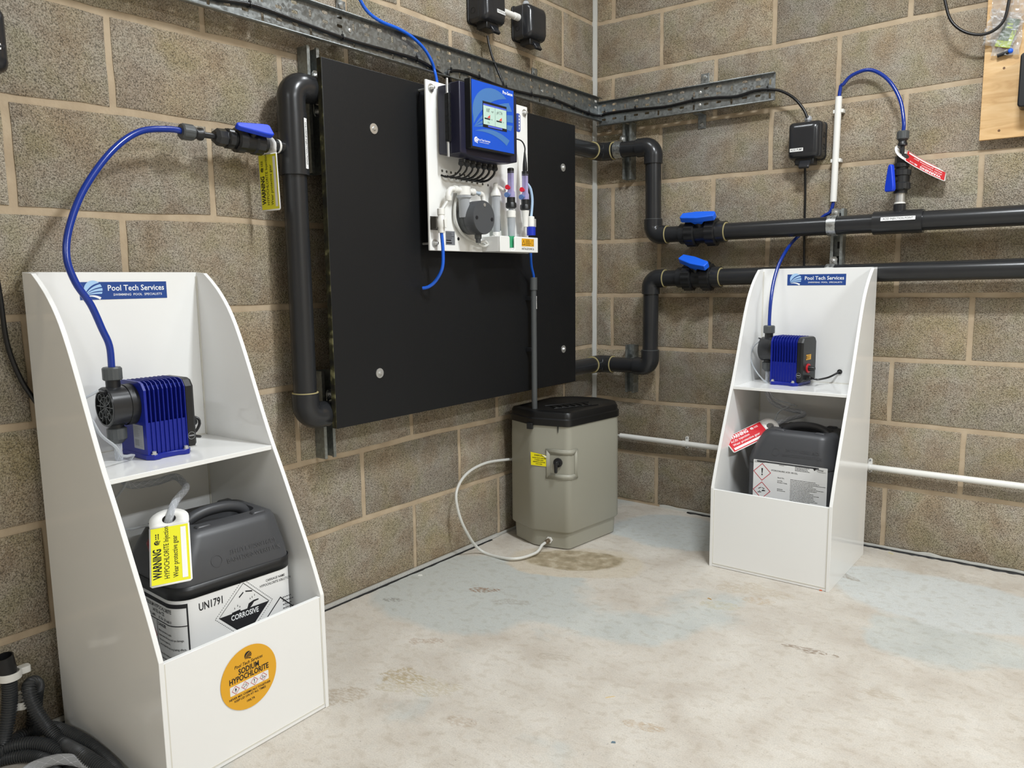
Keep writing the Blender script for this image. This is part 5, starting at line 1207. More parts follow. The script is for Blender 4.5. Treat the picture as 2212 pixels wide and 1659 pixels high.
# tags on the jerrycan caps
q = capL + V((0.012,-0.004,0.016)); tgl = frame(q, (0.06,1,0.0), (-0.20,0,1))
Ht = PL(372,1128,q.x)
q = V((0.285,-2.134,0.488)); dn = (V((0.392,-2.194,0.398))-q).normalized(); rt_ = V((0.62,0.78,0.0)); rt_ = (rt_-dn*rt_.dot(dn)).normalized()
tgl = frame(q, rt_, -dn)
tag(tgl, 'yellow hypochlorite warning tag hanging on the hose above the left jerrycan', TAG_Y, INK, 'WARNING', 'HYPOCHLORITE Injection', 0.0)
q = capR + V((0.000,-0.010,0.020)); tg = tag_frame(q, -0.87, 0.42, 40, 1)
if tg.to_3x3().col[2].z < 0: tg = tag_frame(q, -0.87, 0.42, 40, -1)
tag(tg, 'red acid warning tag lying out from the right jerrycan cap', TAG_R, PRINTW, 'WARNING', 'ACID Injection', 0.0)

# ------------------------------------------------------------------ controller panel
PN = 0.172
ctl = thing('water_controller', (PN, -0.96, 1.06), 'white panel with blue-screened water controller and probes on the black board', 'controller')
MP = FL(V((PN, 0, 0)))
def px(px_, py_, s=PN): q = PL(px_, py_, s); return q.y, q.z      # (right, up) on the plane x = s
y0, y1, z0, z1 = -1.2115, -0.714, 1.0625, 1.5565
pb = MB(MP); pb.box(y0, y1, z0, z1, -0.008, 0.0); pb.build('backplate', mat('gloss_white_plate', '#f1f1ee', 0.15), ctl, bevel=0.002)
for (a, b) in ((y0+0.020, z1-0.022), (y1-0.020, z1-0.022), (y0+0.020, z0+0.022), (y1-0.020, z0+0.022)):
    sc = MB(); sc.lathe([(0.0035,-0.048),(0.0035,0.0),(0.0125,0.0),(0.0125,0.002),(0.0065,0.0025),(0.0065,0.008),(0.0045,0.010),(0.0045,0.014),(0.002,0.0155)], MP @ Matrix.Translation(V((a, b, 0))), 16); sc.build('standoff_screw', STEEL, ctl)
# drilled holes with cables through some of them
hb = MB(MP)
for i, (a, b) in enumerate([px(955+9.6*k, 369+1.9*k) for k in range(0, 10)] + [px(962+11.5*k, 381+2.4*k) for k in range(0, 9)]):
    hb.lathe([(0.0040,0.0001),(0.0040,0.0006)], MP @ Matrix.Translation(V((a, b, 0))), 14)
hb.build('drilled_hole', mat('hole_shadow', '#55534e', 0.8), ctl, kind='stuff', flat=True)
# enclosure
DK = mat('midnight_enclosure', '#1b1b30', 0.42)
ey0, ey1 = -1.172, -0.898; ez0, ez1 = 1.342, 1.545
e = MB(MP); e.box(ey0+0.004, ey1-0.004, ez0+0.004, ez1-0.002, 0.004, 0.050); e.build('enclosure_base', DK, ctl, bevel=0.004, seg=3)
fr2 = MB(MP); nn = 12; rows = []
for i in range(nn+1):      # bowed lid: sides deeper than the ends, lower edge curves
    t = i/nn; y = ey0 + (ey1-ey0)*t; bow = 1-(2*t-1)**2
    zb = ez0 - 0.012*bow; zt = ez1
    rows.append([(y, zb, 0.053), (y, zb+0.002, 0.094+0.006*bow), (y, zt, 0.094+0.006*bow), (y, zt, 0.053)])
fr2.loft(rows); lid = fr2.build('enclosure_lid', DK, ctl, bevel=0.003, ang=30)
hg = MB(MP); hg.box(ey0-0.008, ey0+0.004, ez0+0.035, ez1-0.030, 0.042, 0.060)
hgo = hg.build('hinge', BLACKP, ctl, bevel=0.001)
hx = MB(MP)
for k in range(6): hx.box(ey0-0.0060, ey0+0.0020, ez0+0.042+0.0225*k, ez0+0.055+0.0225*k, 0.0602, 0.0606); hx.box(ey0-0.0086, ey0-0.0082, ez0+0.042+0.0225*k, ez0+0.055+0.0225*k, 0.046, 0.056)
hx.build('hinge_window', mat('hinge_recess', '#050507', 0.6), hgo, flat=True)
hx = MB(); hx.cyl(MP @ V((ey0-0.004, ez0-0.008, 0.051)), MP @ V((ey0-0.004, ez1+0.012, 0.051)), 0.0038, 12); hx.build('hinge_pin', STEEL, hgo)
# blue display bezel
BY0, BY1, BZ0, BZ1 = -1.146, -0.947, 1.362, 1.550
fz = 0.118
bz = MB(MP); bz.box(BY0-0.004, BY1+0.004, BZ0-0.006, BZ1+0.004, 0.094, fz); bzo = bz.build('bezel', BLACKP, ctl, bevel=0.002)
BLP = mat('display_blue', '#1450c4', 0.25)
bp_ = MB(MP); bp_.box(BY0, BY1, BZ0, BZ1, fz, fz+0.0012); fp = bp_.build('display_film', BLP, ctl, flat=True, label='bright blue front film with a large pale emblem')
Mf = MP @ Matrix.Translation(V((BY0, BZ0, fz+0.0016))); Wd, Hd = BY1-BY0, BZ1-BZ0
le = MB(); 
def logo_xy(mb, M, sx_, sy_, z):
    tmp = MB(Matrix.Identity(4)); logo(tmp, Matrix.Identity(4), 1.0, 0.0)
    mb.add([(v.x*sx_, v.y*sy_, z) for v in tmp.v], tmp.f, M)
logo_xy(le, at(Mf, 0.006, 0.040), Wd*0.93, Hd*0.78, 0.0)
le.build('emblem', mat('pale_blue_emblem', '#4575b0', 0.3), fp, flat=True)
tw = MB(); text(tw, 'Pro-Sense', at(Mf, Wd-0.0300, Hd-0.0125), 0.0135, bold=0.02, sx=0.90); logo(tw, at(Mf, 0.008, 0.012), 0.017, 0.0)
text(tw, 'Pool Tech Services', at(Mf, 0.053, 0.021), 0.0076, bold=0.018, sx=0.95); text(tw, 'SWIMMING POOL SPECIALISTS', at(Mf, 0.053, 0.0145), 0.0036, sx=0.9); tw.build('lettering', PRINTW, fp, flat=True)
sx0, sx1, sy0, sy1 = 0.049, 0.161, 0.062, 0.134
q = MB(); q.box(sx0-0.001, sx1+0.001, sy0-0.001, sy1+0.001, 0.0, 0.0008, Mf); q.build('screen_frame', BLACKP, fp, flat=True)
SCR = mat('lit_screen', '#8fa89d', 0.3, emit=('#cfe6da', 0.42)); SCB = mat('lit_screen_blue', '#4656b8', 0.3, emit=('#4656b8', 0.3))
q = MB(); rect(q, Mf, sx0+.001, sx1-.001, sy0+0.007, sy1-0.011, 0.0011); scr = q.build('screen', SCR, ctl, flat=True, label='lit pale green touch screen')
q = MB(); rect(q, Mf, sx0+.001, sx1-.001, sy1-0.011, sy1-0.006, 0.0012); rect(q, Mf, sx0+0.022, sx1-0.022, sy0+0.001, sy0+0.006, 0.0012); q.build('screen_bar', SCB, scr, flat=True)
xm = (sx0+sx1)/2
q = MB(); text(q, '8.87', at(Mf, sx0+0.023, sy1-0.0235), 0.0150, sx=0.60, z=0.0014); text(q, 'mg/l', at(Mf, sx0+0.043, sy1-0.0245), 0.0075, sx=0.8, z=0.0014); text(q, 'pH 7.74', at(Mf, xm+0.021, sy1-0.0235), 0.0135, sx=0.62, z=0.0014)
text(q, '19.0', at(Mf, sx0+0.024, sy0+0.013), 0.0075, sx=0.8, z=0.0014); rect(q, Mf, xm-0.0004, xm+0.0004, sy0+0.007, sy1-0.010, 0.0014)
for o_ in (sx0+0.006, xm+0.006): rect(q, Mf, o_, o_+0.026, sy0+0.022, sy0+0.026, 0.0014); text(q, '0%', at(Mf, o_+0.034, sy0+0.024), 0.005, z=0.0014)
text(q, '10:42', at(Mf, sx1-0.012, sy1-0.003), 0.004, z=0.0014); q.build('screen_text', INK, scr, flat=True)
q = MB()
for o_ in (sx0+0.018, xm+0.018): q.add([(o_,sy0+0.027,0.0014),(o_+0.014,sy0+0.027,0.0014),(o_+0.014,sy0+0.037,0.0014)], [(0,1,2)], Mf)
q.build('screen_wedge', mat('lit_red', '#c7403e', 0.4, emit=('#c7403e', 0.25)), scr, flat=True)
# blue info badge on the plate to the right of the enclosure
q = MB(MP); a, b = px(1119, 265); rbox(q, a-0.012, a+0.012, b-0.030, b+0.030, 0.0002, 0.0008, 0.008); bdg = q.build('info_badge', mat('badge_blue', '#3b53a4', 0.35), ctl, flat=True)
q = MB(MP)
for k in range(5): rect(q, MP, a+0.003, a+0.008, b-0.022+0.010*k, b-0.015+0.010*k, 0.0011)
q.build('badge_marks', PRINTW, bdg, flat=True)
# glands and short looping leads below the enclosure
lead = MB(); gl = MB()
for i in range(7):
    y = ey0 + 0.042 + 0.0265*i; zb = ez0 - 0.010; g0 = MP @ V((y, zb, 0.060)); gl.lathe([(0.0080,0),(0.0080,0.008),(0.0095,0.009),(0.0095,0.016),(0.005,0.020)], axis(g0, -Z_), 10)
    h = MP @ V((y - 0.026, zb-0.044, 0.001))
    lead.tube(spline([g0-V((0,0,0.014)), g0+V((-0.004,-0.001,-0.030)), g0+V((-0.022,-0.008,-0.046)), h+V((0.016,0.006,-0.006)), h], 0.004), 0.0036 if i > 2 else 0.0028, 10)
gl.build('cable_glands', BLACKP, ctl, ang=25); lead.build('sensor_leads', CABLE, ctl)
# dark round flow housing
cpt = PL(1046, 470, PN+0.075)
rh = axis(MP @ V((cpt.y-0.004, cpt.z, 0.006)), X_)
MB().lathe([(0.046,0),(0.050,0.010),(0.050,0.028),(0.0495,0.030)], rh, 48).build('flow_housing', PVC2, ctl)
fc = MB().lathe([(0.050,0.031),(0.0515,0.033),(0.0515,0.070),(0.050,0.0725),(0.010,0.0725)], rh, 48).build('flow_cover', mat('slate_plastic', '#4b4d50', 0.38), ctl)
for (dy, dz, mt_) in ((0.002,0.038,STEEL),(-0.036,-0.002,INK),(0.037,-0.004,INK)): 
    Mc = rh @ Matrix.Translation(V((0,0,0.0725))); qv = rh.to_translation()+V((0.0727,dy,dz)); MB().lathe([(0.0055,0),(0.0055,0.0012),(0.003,0.0014)], axis(qv, X_), 14).build('cover_screw', mt_, fc)
MB().lathe([(0.011,0),(0.011,0.018),(0.008,0.022),(0.008,0.032)], axis(rh.to_translation()+V((0.045,0.002,-0.044)), -Z_), 18).build('drain_fitting', PVC2, ctl)
# strainer
fy, fz_ = px(1000, 420, PN+0.03); fo = V((PN+0.034, fy, fz_))
q = MB(); q.lathe([(0.014,0),(0.021,0.003),(0.021,0.028),(0.016,0.030)], axis(fo+V((0,0,-0.006)), Z_), 24); q.cyl(fo+V((0,-0.040,0.012)), fo+V((0,0.042,0.010)), 0.0088, 16)
q.lathe([(0.0095,0),(0.0115,0.002),(0.0115,0.012)], axis(fo+V((0,-0.046,0.012)), Y_), 16); q.lathe([(0.0095,0),(0.0115,0.002),(0.0115,0.012)], axis(fo+V((0,0.034,0.010)), Y_), 16); q.build('strainer_head', WHITE2, ctl)
MB().lathe([(0.0225,0.0),(0.0225,-0.006),(0.0175,-0.010),(0.0160,-0.062),(0.0150,-0.066),(0.002,-0.066)], Matrix.Translation(fo+V((0,0,-0.004))), 24).build('strainer_bowl', CLEAR, ctl)
MB().lathe([(0.0135,0.0),(0.0125,-0.054),(0.002,-0.056)], Matrix.Translation(fo+V((0,0,-0.010))), 20).build('strainer_mesh', mat('grey_mesh', '#6f6f6b', 0.6), ctl)
# white push fittings and pipes
wf = MB(); a = fo+V((0,-0.046,0.012)); wf.tube(spline([a, a+V((0,-0.014,-0.002)), a+V((0,-0.024,-0.014)), a+V((0,-0.026,-0.024))], 0.003), 0.0085, 14)
wf.lathe([(0.0100,0),(0.0108,0.002),(0.0108,0.014)], axis(a+V((0,-0.025,-0.036)), Z_), 16)
b_ = fo+V((0,0.074,0.008)); wf.tube(spline([b_, b_+V((0,0.012,-0.002)), b_+V((0,0.018,-0.012)), b_+V((0.004,0.019,-0.036))], 0.003), 0.0080, 14); wf.lathe([(0.010,0),(0.0135,0.002),(0.0135,0.010)], axis(b_+V((0.004,0.019,-0.040)), Z_), 18)
wf.build('elbow_fittings', WHITE2, ctl)
q = MB(); q.cyl(fo+V((0,0.046,0.010)), b_, 0.0055, 12); q.build('joint_tube', mat('pale_blue_tube', '#b9c9d8', 0.3), ctl)
vy, vz = px(953, 478, PN+0.03); vo = V((PN+0.030, vy, vz))
q = MB(); q.cyl(a+V((0,-0.026,-0.034)), vo+V((0,0,0.030)), 0.0052, 12); q.build('riser_tube', FROST, ctl)
q = MB(); q.lathe([(0.0095,-0.034),(0.0105,-0.030),(0.0105,-0.020),(0.0130,-0.016),(0.0140,0.004),(0.0100,0.014),(0.0100,0.018),(0.0115,0.020),(0.0115,0.036),(0.009,0.038)], Matrix.Translation(vo), 20); q.build('isolating_valve', WHITE2, ctl)
q = MB(); q.prism([(-0.004,-0.018),(0.004,-0.018),(0.006,0.006),(0.0,0.012),(-0.006,0.006)], 0.0, 0.006, frame(vo+V((0.013,0,-0.002)), (0,1,0), (0,0,1))); q.build('valve_key', WHITE2, ctl, bevel=0.001)
q = MB(); q.box(-0.018,-0.006,-0.022,0.012,-0.024,-0.004, FL(vo)); q.box(-0.016,0.016,-0.024,0.016,-0.030,-0.027, FL(vo)); q.build('valve_bracket', STRAP if False else mat('dark_bracket', '#4b4843', 0.4), ctl)
cable_pts = [vo+V((0,0,-0.034)), PL(957,545,0.200), PL(955,580,0.195), PL(941,607,0.170), PL(925,620,0.150), PL(913,622.5,0.135)]
q = MB(); q.tube(spline(cable_pts, 0.006), 0.0052, 12); q.build('inlet_tube', BLUEB, ctl, label='bright blue inlet tube')
# clear loop tube low on the panel
lp = [px(986,425,PN+.01), px(981,450,PN+.01), px(985,480,PN+.012), px(1000,505,PN+.014), px(1025,521,PN+.016), px(1050,528,PN+.018), px(1060,520,PN+.018)]
q = MB(); q.tube(spline([V((PN+0.012, a, b)) for a, b in lp], 0.006), 0.0045, 12); q.build('loop_tube', FROST, ctl)
lp = [px(1030,527,PN+.02), px(1046,532,PN+.03), px(1058,528,PN+.035), px(1050,521,PN+.03), px(1034,524,PN+.02)]
q = MB(); q.tube(spline([V((PN+0.026, a, b)) for a, b in lp], 0.005), 0.0040, 12); q.build('loop_tube', FROST, ctl)
# flow meter between pump housing and probes
my, mz = px(1071, 418, PN+.025); mo = V((PN+0.025, my, mz))
q = MB(); q.lathe([(0.005,0.034),(0.008,0.030),(0.008,0.018),(0.015,0.002),(0.017,-0.002),(0.017,-0.008)], Matrix.Translation(mo), 20); q.cyl(mo+V((0,0.004,0.026)), mo+V((0.006,0.040,0.010)), 0.0055, 12); q.build('flow_meter_cap', WHITE2, ctl)
MB().lathe([(0.014,-0.008),(0.013,-0.060),(0.013,-0.118),(0.010,-0.124)], Matrix.Translation(mo), 20).build('flow_tube', CLEAR, ctl)
MB().lathe([(0.0045,-0.012),(0.0045,-0.10)], Matrix.Translation(mo), 10).build('flow_spindle', WHITE2, ctl)
q = MB(); q.cyl(mo+V((0.0,0.016,-0.070)), mo+V((0.0,0.020,-0.118)), 0.0035, 8); q.build('sensor_lead', mat('dark_grey_lead', '#5b5c5c', 0.5), ctl)
q = MB(); q.lathe([(0.010,0),(0.012,-0.003),(0.012,-0.024),(0.009,-0.028)], Matrix.Translation(mo+V((0,0,-0.122))), 18); q.cyl(mo+V((0,0,-0.142)), mo+V((0.002,-0.018,-0.142)), 0.0095, 14); q.build('elbow_fitting', WHITE2, ctl)
# two probes with clear cells
CELL = clear_mat('violet_clear_cell', '#c9c2e6', 0.70, 0.08)
def probe(pxa, pya, tall, lead_):
    y, z = px(pxa, pya, PN+0.045); o = V((PN+0.045, y, z))
    MB().lathe([(0.0110,0),(0.0110,0.014),(0.008,0.016)], Matrix.Translation(o+V((0,0,-0.004))), 20).build('probe_collar', BLACKP, ctl)
    MB().lathe([(0.0112,0),(0.0105,-0.004),(0.0105,-0.060),(0.0135,-0.066),(0.0135,-0.084)], Matrix.Translation(o), 20).build('measuring_cell', CELL, ctl)
    MB().lathe([(0.0035,0),(0.0035,-0.066)], Matrix.Translation(o), 8).build('electrode', mat('electrode_grey', '#9b98b5', 0.3), ctl)
    q = MB(); q.lathe([(0.0138,-0.082),(0.0138,-0.100)], Matrix.Translation(o), 20); q.lathe([(0.0165,-0.099),(0.0180,-0.102),(0.0180,-0.114),(0.013,-0.118)], Matrix.Translation(o), 30, rf=lambda i,t: 1.0 if i%3 else .93)
    q.build('black_coupling', BLACKP, ctl)
    q = MB(); q.lathe([(0.0060,0),(0.0060,0.012),(0.0078,0.013),(0.0078,0.016)], axis(o+V((0,-0.010,-0.052)), V((0.3,-1,0.05))), 14); q.build('red_plug', mat('red_plug', '#d8283a', 0.3), ctl, label='small red plug')
    q = MB(); q.lathe([(0.0062,0),(0.0062,0.016),(0.0084,0.017),(0.0084,0.024)], axis(o+V((0,-0.008,-0.074)), V((0.25,-1,-0.10))), 14); q.build('blue_port', mat('slate_blue_port', '#5c7ab2', 0.35), ctl)
    q = MB(); q.lathe([(0.0085,0.006),(0.0085,0.030),(0.006,0.036),(0.0045,0.060)], axis(o+V((0.0,0.006,-0.058)), V((0.2,1,0.35))), 8) if False else None
    if lead_:
        q = MB(); q.lathe([(0.0075,0.012),(0.0085,0.016),(0.0075,0.034),(0.0042,0.062),(0.0030,0.072)], Matrix.Translation(o), 14); q.tube(spline([o+V((0,0,0.07)), o+V((0,0.0,0.090)), o+V((-0.010,-0.006,0.110)), o+V((-0.030,-0.026,0.118))], 0.005), 0.0024, 8); q.build('probe_lead', BLACKP, ctl)
    return o
o1 = probe(1103, 371, True, False); o2 = probe(1134, 377, True, True)
MB().lathe([(0.0085,-0.118),(0.0085,-0.128),(0.0145,-0.148),(0.0135,-0.150),(0.0110,-0.210),(0.006,-0.216)], Matrix.Translation(o1), 20).build('sample_cup', CLEAR, ctl)
MB().lathe([(0.0130,-0.124),(0.0155,-0.126),(0.0155,-0.146),(0.0130,-0.148)], Matrix.Translation(o1), 20).build('cup_collar', WHITE2, ctl)
MB().lathe([(0.0135,-0.118),(0.0100,-0.150),(0.0095,-0.172)], Matrix.Translation(o2), 20).build('white_nozzle', WHITE2, ctl)
q = MB(); q.tube(spline([o2+V((0,0.014,-0.030)), o2+V((0.004,0.026,-0.046)), o2+V((0.006,0.032,-0.080)), o2+V((0.006,0.028,-0.120)), o2+V((0.006,0.024,-0.140))], 0.006), 0.0045, 12); q.build('outlet_tube', mat('pale_blue_hose', '#a9c4df', 0.3), ctl)
o3 = o2+V((0.006,0.024,-0.148)); q = MB(); q.lathe([(0.0080,0.012),(0.0115,0.010),(0.0115,-0.022),(0.0100,-0.024)], Matrix.Translation(o3), 18); q.build('outlet_valve', WHITE2, ctl)
q = MB(); q.box(0.010,0.022,-0.024,0.004,-0.006,0.006, FL(o3)); q.build('valve_bracket', mat('grey_bracket', '#a9a7a3', 0.4), ctl, bevel=0.002)
MB().lathe([(0.0150,-0.024),(0.0150,-0.052)], Matrix.Translation(o3), 20).build('blue_bottle', mat('deep_blue_bottle', '#1530b0', 0.35), ctl, label='deep blue capped bottle')
MB().lathe([(0.0185,-0.208),(0.0185,-0.245)], Matrix.Translation(o1+V((0,-0.012,0))), 20).build('green_bottle', mat('green_bottle', '#2f9a6b', 0.4), ctl, label='green capped bottle')
# holder tray at the bottom right
ty0, ty1 = px(1088, 512, PN+.05)[0]+0.0, px(1161, 512, PN+.05)[0]
tz0, tz1 = 1.062, 1.112; ty0 = -0.968; ty1 = -0.762
hb2 = MB(MP); dd = 0.075; ny = (ty0+ty1)/2
pts = [(ty0,tz0),(ty1,tz0),(ty1,tz1),(ty0+0.081,tz1),(ty0+0.077,tz1-0.004),(ty0+0.077,tz0+0.010),(ty0+0.072,tz0+0.006),(ty0+0.056,tz0+0.006),(ty0+0.051,tz0+0.010),(ty0+0.051,tz1-0.004),(ty0+0.047,tz1),(ty0,tz1)]
hb2.prism(pts, dd-0.006, dd); hb2.box(ty0, ty0+0.004, tz0, tz1, 0.0, dd-0.006); hb2.box(ty1-0.004, ty1, tz0, tz1, 0.0, dd-0.006); hb2.box(ty0, ty1, tz0, tz0+0.004, 0.0, dd-0.006)
hbo = hb2.build('bottle_tray', mat('tray_white', '#ebebe8', 0.3), ctl, bevel=0.003, seg=3)
Mh_ = MP @ Matrix.Translation(V((ty1-0.058, tz0+0.032, dd+0.0002)))
q = MB(); rect(q, Mh_, -0.034, 0.034, -0.012, 0.013, 0.0003); yl = q.build('caution_label', ORANGE, hbo, flat=True)
q = MB(); ring2(q, at(Mh_,-0.024,0.0), [(-.009,-.008),(.009,-.008),(0,.009)], [(-.0065,-.0065),(.0065,-.0065),(0,.006)], 0.0006); lines(q, Mh_, -0.012, 0.018, -0.010, 0.011, 4, 0.0022, 0.0006, 41); ring2(q, at(Mh_,0.026,0), [(-.006,-.008),(.006,-.008),(.006,.008),(-.006,.008)], [(-.005,-.007),(.005,-.007),(.005,.007),(-.005,.007)], 0.0006)
text(q, 'INSTALLED JUNE 26', at(Mh_, 0.0, -0.0205), 0.0090, sx=0.85, z=0.0006); q.build('lettering', INK, hbo, flat=True)
a, b = px(973, 515); q = MB(); rect(q, MP, a-0.022, a+0.020, b-0.020, b+0.022, 0.0006); spl = q.build('spec_plate', mat('silver_plate', '#8f9298', 0.35, metal=0.4), ctl, flat=True)
q = MB(); lines(q, MP, a-0.019, a+0.016, b-0.002, b+0.018, 4, 0.0014, 0.001, 51); rect(q, MP, a-0.020, a+0.002, b-0.008, b-0.004, 0.001); rect(q, MP, a-0.020, a+0.005, b-0.016, b-0.012, 0.001); q.build('lettering', INK, spl, flat=True)
a, b = px(990, 516); q = MB(); q.poly(arcp(a, b, 0.0052, 0, 345, 20), 0.0008, MP); q.build('round_mark', INK, ctl, flat=True)

# ------------------------------------------------------------------ sample drain pipe down to the tank
dp = thing('drain_pipe', (0.152,-0.660,0.50), 'slim grey drain pipe labelled SAMPLE OUT standing from the tank up the black board', 'pipe')
MB().lathe([(0.0105,0),(0.0105,0.472)], axis(V((0.152,-0.660,0.500)), Z_), 20).build('pipe', PVC2, dp)
MB().lathe([(0.0135,0),(0.0135,0.045),(0.008,0.045)], axis(V((0.152,-0.660,0.935)), Z_), 22).build('socket', PVC2, dp)
for z in (0.905, 0.72): q = MB(FL(V((0.152,-0.660,z)))); q.box(-0.013,0.012,-0.007,0.007,-0.027,-0.002); q.build('pipe_clip', BLACKP, dp, bevel=0.001)
nq = V((math.cos(0.55), -math.sin(-0.1), 0)).normalized(); nq = V((0.93, 0.36, 0)).normalized()
label_strip(dp, frame(V((0.152,-0.660,0.890))+nq*0.0108, (0,0,-1), nq.cross(V((0,0,-1)))), 0.046, 0.0075, 'SAMPLE OUT', 0.0068, sx=0.95)
cable('sample_tube', [PL(1146,535,0.195), PL(1146.5,552,0.185), PL(1148,575,0.165), V((0.153,-0.660,0.985)), V((0.152,-0.660,0.96))], 0.0046, 'short blue tube dropping from the controller panel into the slim grey drain pipe', 'tube', BLUEB, 12)

# ------------------------------------------------------------------ tank
tk = thing('brine_tank', (0.19,-0.52,0.0), 'grey-green plastic tank with black lid standing in the room corner', 'tank')
def smooth_poly(P_, r, n=5):
    out = []; m_ = len(P_)
    for i in range(m_):
        p = V(P_[i]+(0,)); a = V(P_[i-1]+(0,)); b = V(P_[(i+1)%m_]+(0,)); ra = min(r, (a-p).length*0.45, (b-p).length*0.45)
        u = p+(a-p).normalized()*ra; v = p+(b-p).normalized()*ra
        for k in range(n+1): t = k/n; q = u*(1-t)**2 + p*2*t*(1-t) + v*t*t; out.append((q.x, q.y))
    return out
PL8 = [(0.048,-0.675),(0.178,-0.722),(0.322,-0.688),(0.353,-0.395),(0.300,-0.325),(0.200,-0.295),(0.095,-0.325),(0.040,-0.390)]
P0 = smooth_poly(PL8, 0.020); cxy = (0.197,-0.515)
def inset(P_, d): 
    out = []
    for x, y in P_:
        v = V((x-cxy[0], y-cxy[1])); L_ = v.length; out.append((cxy[0]+v.x*(L_-d)/L_, cxy[1]+v.y*(L_-d)/L_))
    return out
def rg(P_, z): return [(x, y, z) for x, y in P_]
t = MB(); t.loft([rg(inset(P0,.022),0.0), rg(inset(P0,.015),0.004), rg(inset(P0,.012),0.060), rg(inset(P0,.003),0.066), rg(inset(P0,0.0),0.071), rg(inset(P0,0.001),0.40), rg(inset(P0,0.003),0.466)]); tbd = t.build('tank_body', TANK, tk, ang=40)
t = MB(); t.loft([rg(inset(P0,-.001),0.455), rg(inset(P0,-.003),0.457), rg(inset(P0,-.003),0.478), rg(inset(P0,.002),0.482), rg(inset(P0,.003),0.496), rg(inset(P0,.008),0.503), rg(inset(P0,.030),0.506), rg(inset(P0,.036),0.503), rg(inset(P0,.10),0.503)]); ld_ = t.build('lid', RUBB, tk, ang=35)
t = MB(); 
Mlg = frame(V((0.215,-0.53,0.5035)), (0.45,0.89,0), (-0.89,0.45,0)); text(t, 'VIRTUS', at(Mlg,0,-0.01), 0.045, bold=0.0, sx=0.9, z=0.0006) if False else None
t.box(-0.09,0.10,-0.052,-0.048,0,0.003, Mlg); t.box(-0.09,0.10,0.020,0.024,0,0.003, Mlg)
for k in range(6): t.box(-0.075+0.028*k, -0.060+0.028*k, -0.036, 0.008, 0, 0.0025, Mlg)
t.build('embossing', RUBB, ld_, bevel=0.001)
dvn = V((0.228,-0.974,0)).normalized()      # outward normal of the wide front face (B-C)
Bp, Cp = V((0.178,-0.722,0)), V((0.322,-0.688,0)); er = (Cp-Bp).normalized(); nr = V((er.y, -er.x, 0))
t = MB(); 
t.add([tuple(Bp.lerp(Cp,0.70)+nr*0.0015+V((0,0,z))) for z in (0.456,)] + [tuple(Bp.lerp(Cp,0.74)+nr*0.0015+V((0,0,0.456))), tuple(Bp.lerp(Cp,0.725)+nr*0.0015+V((0,0,0.432))), tuple(Bp.lerp(Cp,0.715)+nr*0.0015+V((0,0,0.432)))], [(3,2,1,0)])
t.build('lid_latch', BLACKP, ld_, flat=True)
t = MB(frame(Bp+er*-0.006+nr*0.004+V((0,0,0.440)), er, (0,0,1))); t.box(-0.006,0.016,0.0,0.022,-0.012,0.003); t.build('lid_clip', BLACKP, ld_, bevel=0.001)
# recessed valve pocket wrapping the front corner: bevelled frame proud of the wall around a knob
def on_face(px_, py_, off=0.0):
    d = ray(px_, py_); P_ = Bp + nr*off; tt = (P_-CAM).dot(nr)/d.dot(nr); return CAM + d*tt
cr = Cp; er2 = (V((0.353,-0.395,0))-Cp).normalized(); nr2 = V((er2.y,-er2.x,0)).normalized()
zc0, zc1 = 0.262, 0.372
path = [cr-er*0.088, cr-er*0.030, cr-er*0.010+er2*0.002, cr+er2*0.012, cr+er2*0.045]
nrm_ = [nr, nr, (nr+nr2*0.35).normalized(), (nr*0.5+nr2).normalized(), nr2]
def strip(dz0, off0, dz1, off1):
    r_ = []
    for pnt, nn_ in zip(path, nrm_): r_.append([tuple(pnt+nn_*off0+V((0,0,dz0))), tuple(pnt+nn_*off1+V((0,0,dz1)))])
    return r_
t = MB(); 
for (a_, b_, c_, d_) in ((zc1, 0.0006, zc1-0.004, 0.0042), (zc1-0.004, 0.0042, zc1-0.020, 0.0008), (zc0, 0.0006, zc0+0.004, 0.0042), (zc0+0.004, 0.0042, zc0+0.020, 0.0008)):
    rr = strip(a_, b_, c_, d_); vs = [v for r in rr for v in r]; up_ = 1 if a_ > c_ else -1
    t.add(vs, [((2*i, 2*i+1, 2*i+3, 2*i+2) if up_ > 0 else (2*i+2, 2*i+3, 2*i+1, 2*i)) for i in range(len(rr)-1)])
for (pp, e_, n_, sg) in ((path[0], er, nr, 1), (path[-1], er2, nr2, -1)):
    m0 = pp; m1 = pp+e_*0.004*sg; m2 = pp+e_*0.016*sg
    t.add([tuple(m0+n_*0.0006+V((0,0,zc0))), tuple(m0+n_*0.0006+V((0,0,zc1))), tuple(m1+n_*0.0042+V((0,0,zc0+0.004))), tuple(m1+n_*0.0042+V((0,0,zc1-0.004))), tuple(m2+n_*0.0008+V((0,0,zc0+0.020))), tuple(m2+n_*0.0008+V((0,0,zc1-0.020)))], [(0,1,3,2),(2,3,5,4)])
t.build('valve_recess', TANK, tbd, ang=60, solid=0.0005)
kq = on_face(1206, 999, 0.0)
MB().lathe([(0.0165,0),(0.0165,0.006),(0.010,0.007),(0.009,0.020),(0.006,0.022)], axis(kq+nr*0.001, nr), 24).build('overflow_valve', BLACKP, tk)
t = MB(frame(kq+nr*0.016, er, (0,0,1))); t.prism([(-0.008,0.006),(0.006,0.008),(0.004,-0.034),(-0.006,-0.034)], 0, 0.012); t.build('valve_lever', BLACKP, tk, bevel=0.003)
Ms_ = frame(on_face(1165,992,0.0012), er + V((0,0,-0.02)), (0,0,1))
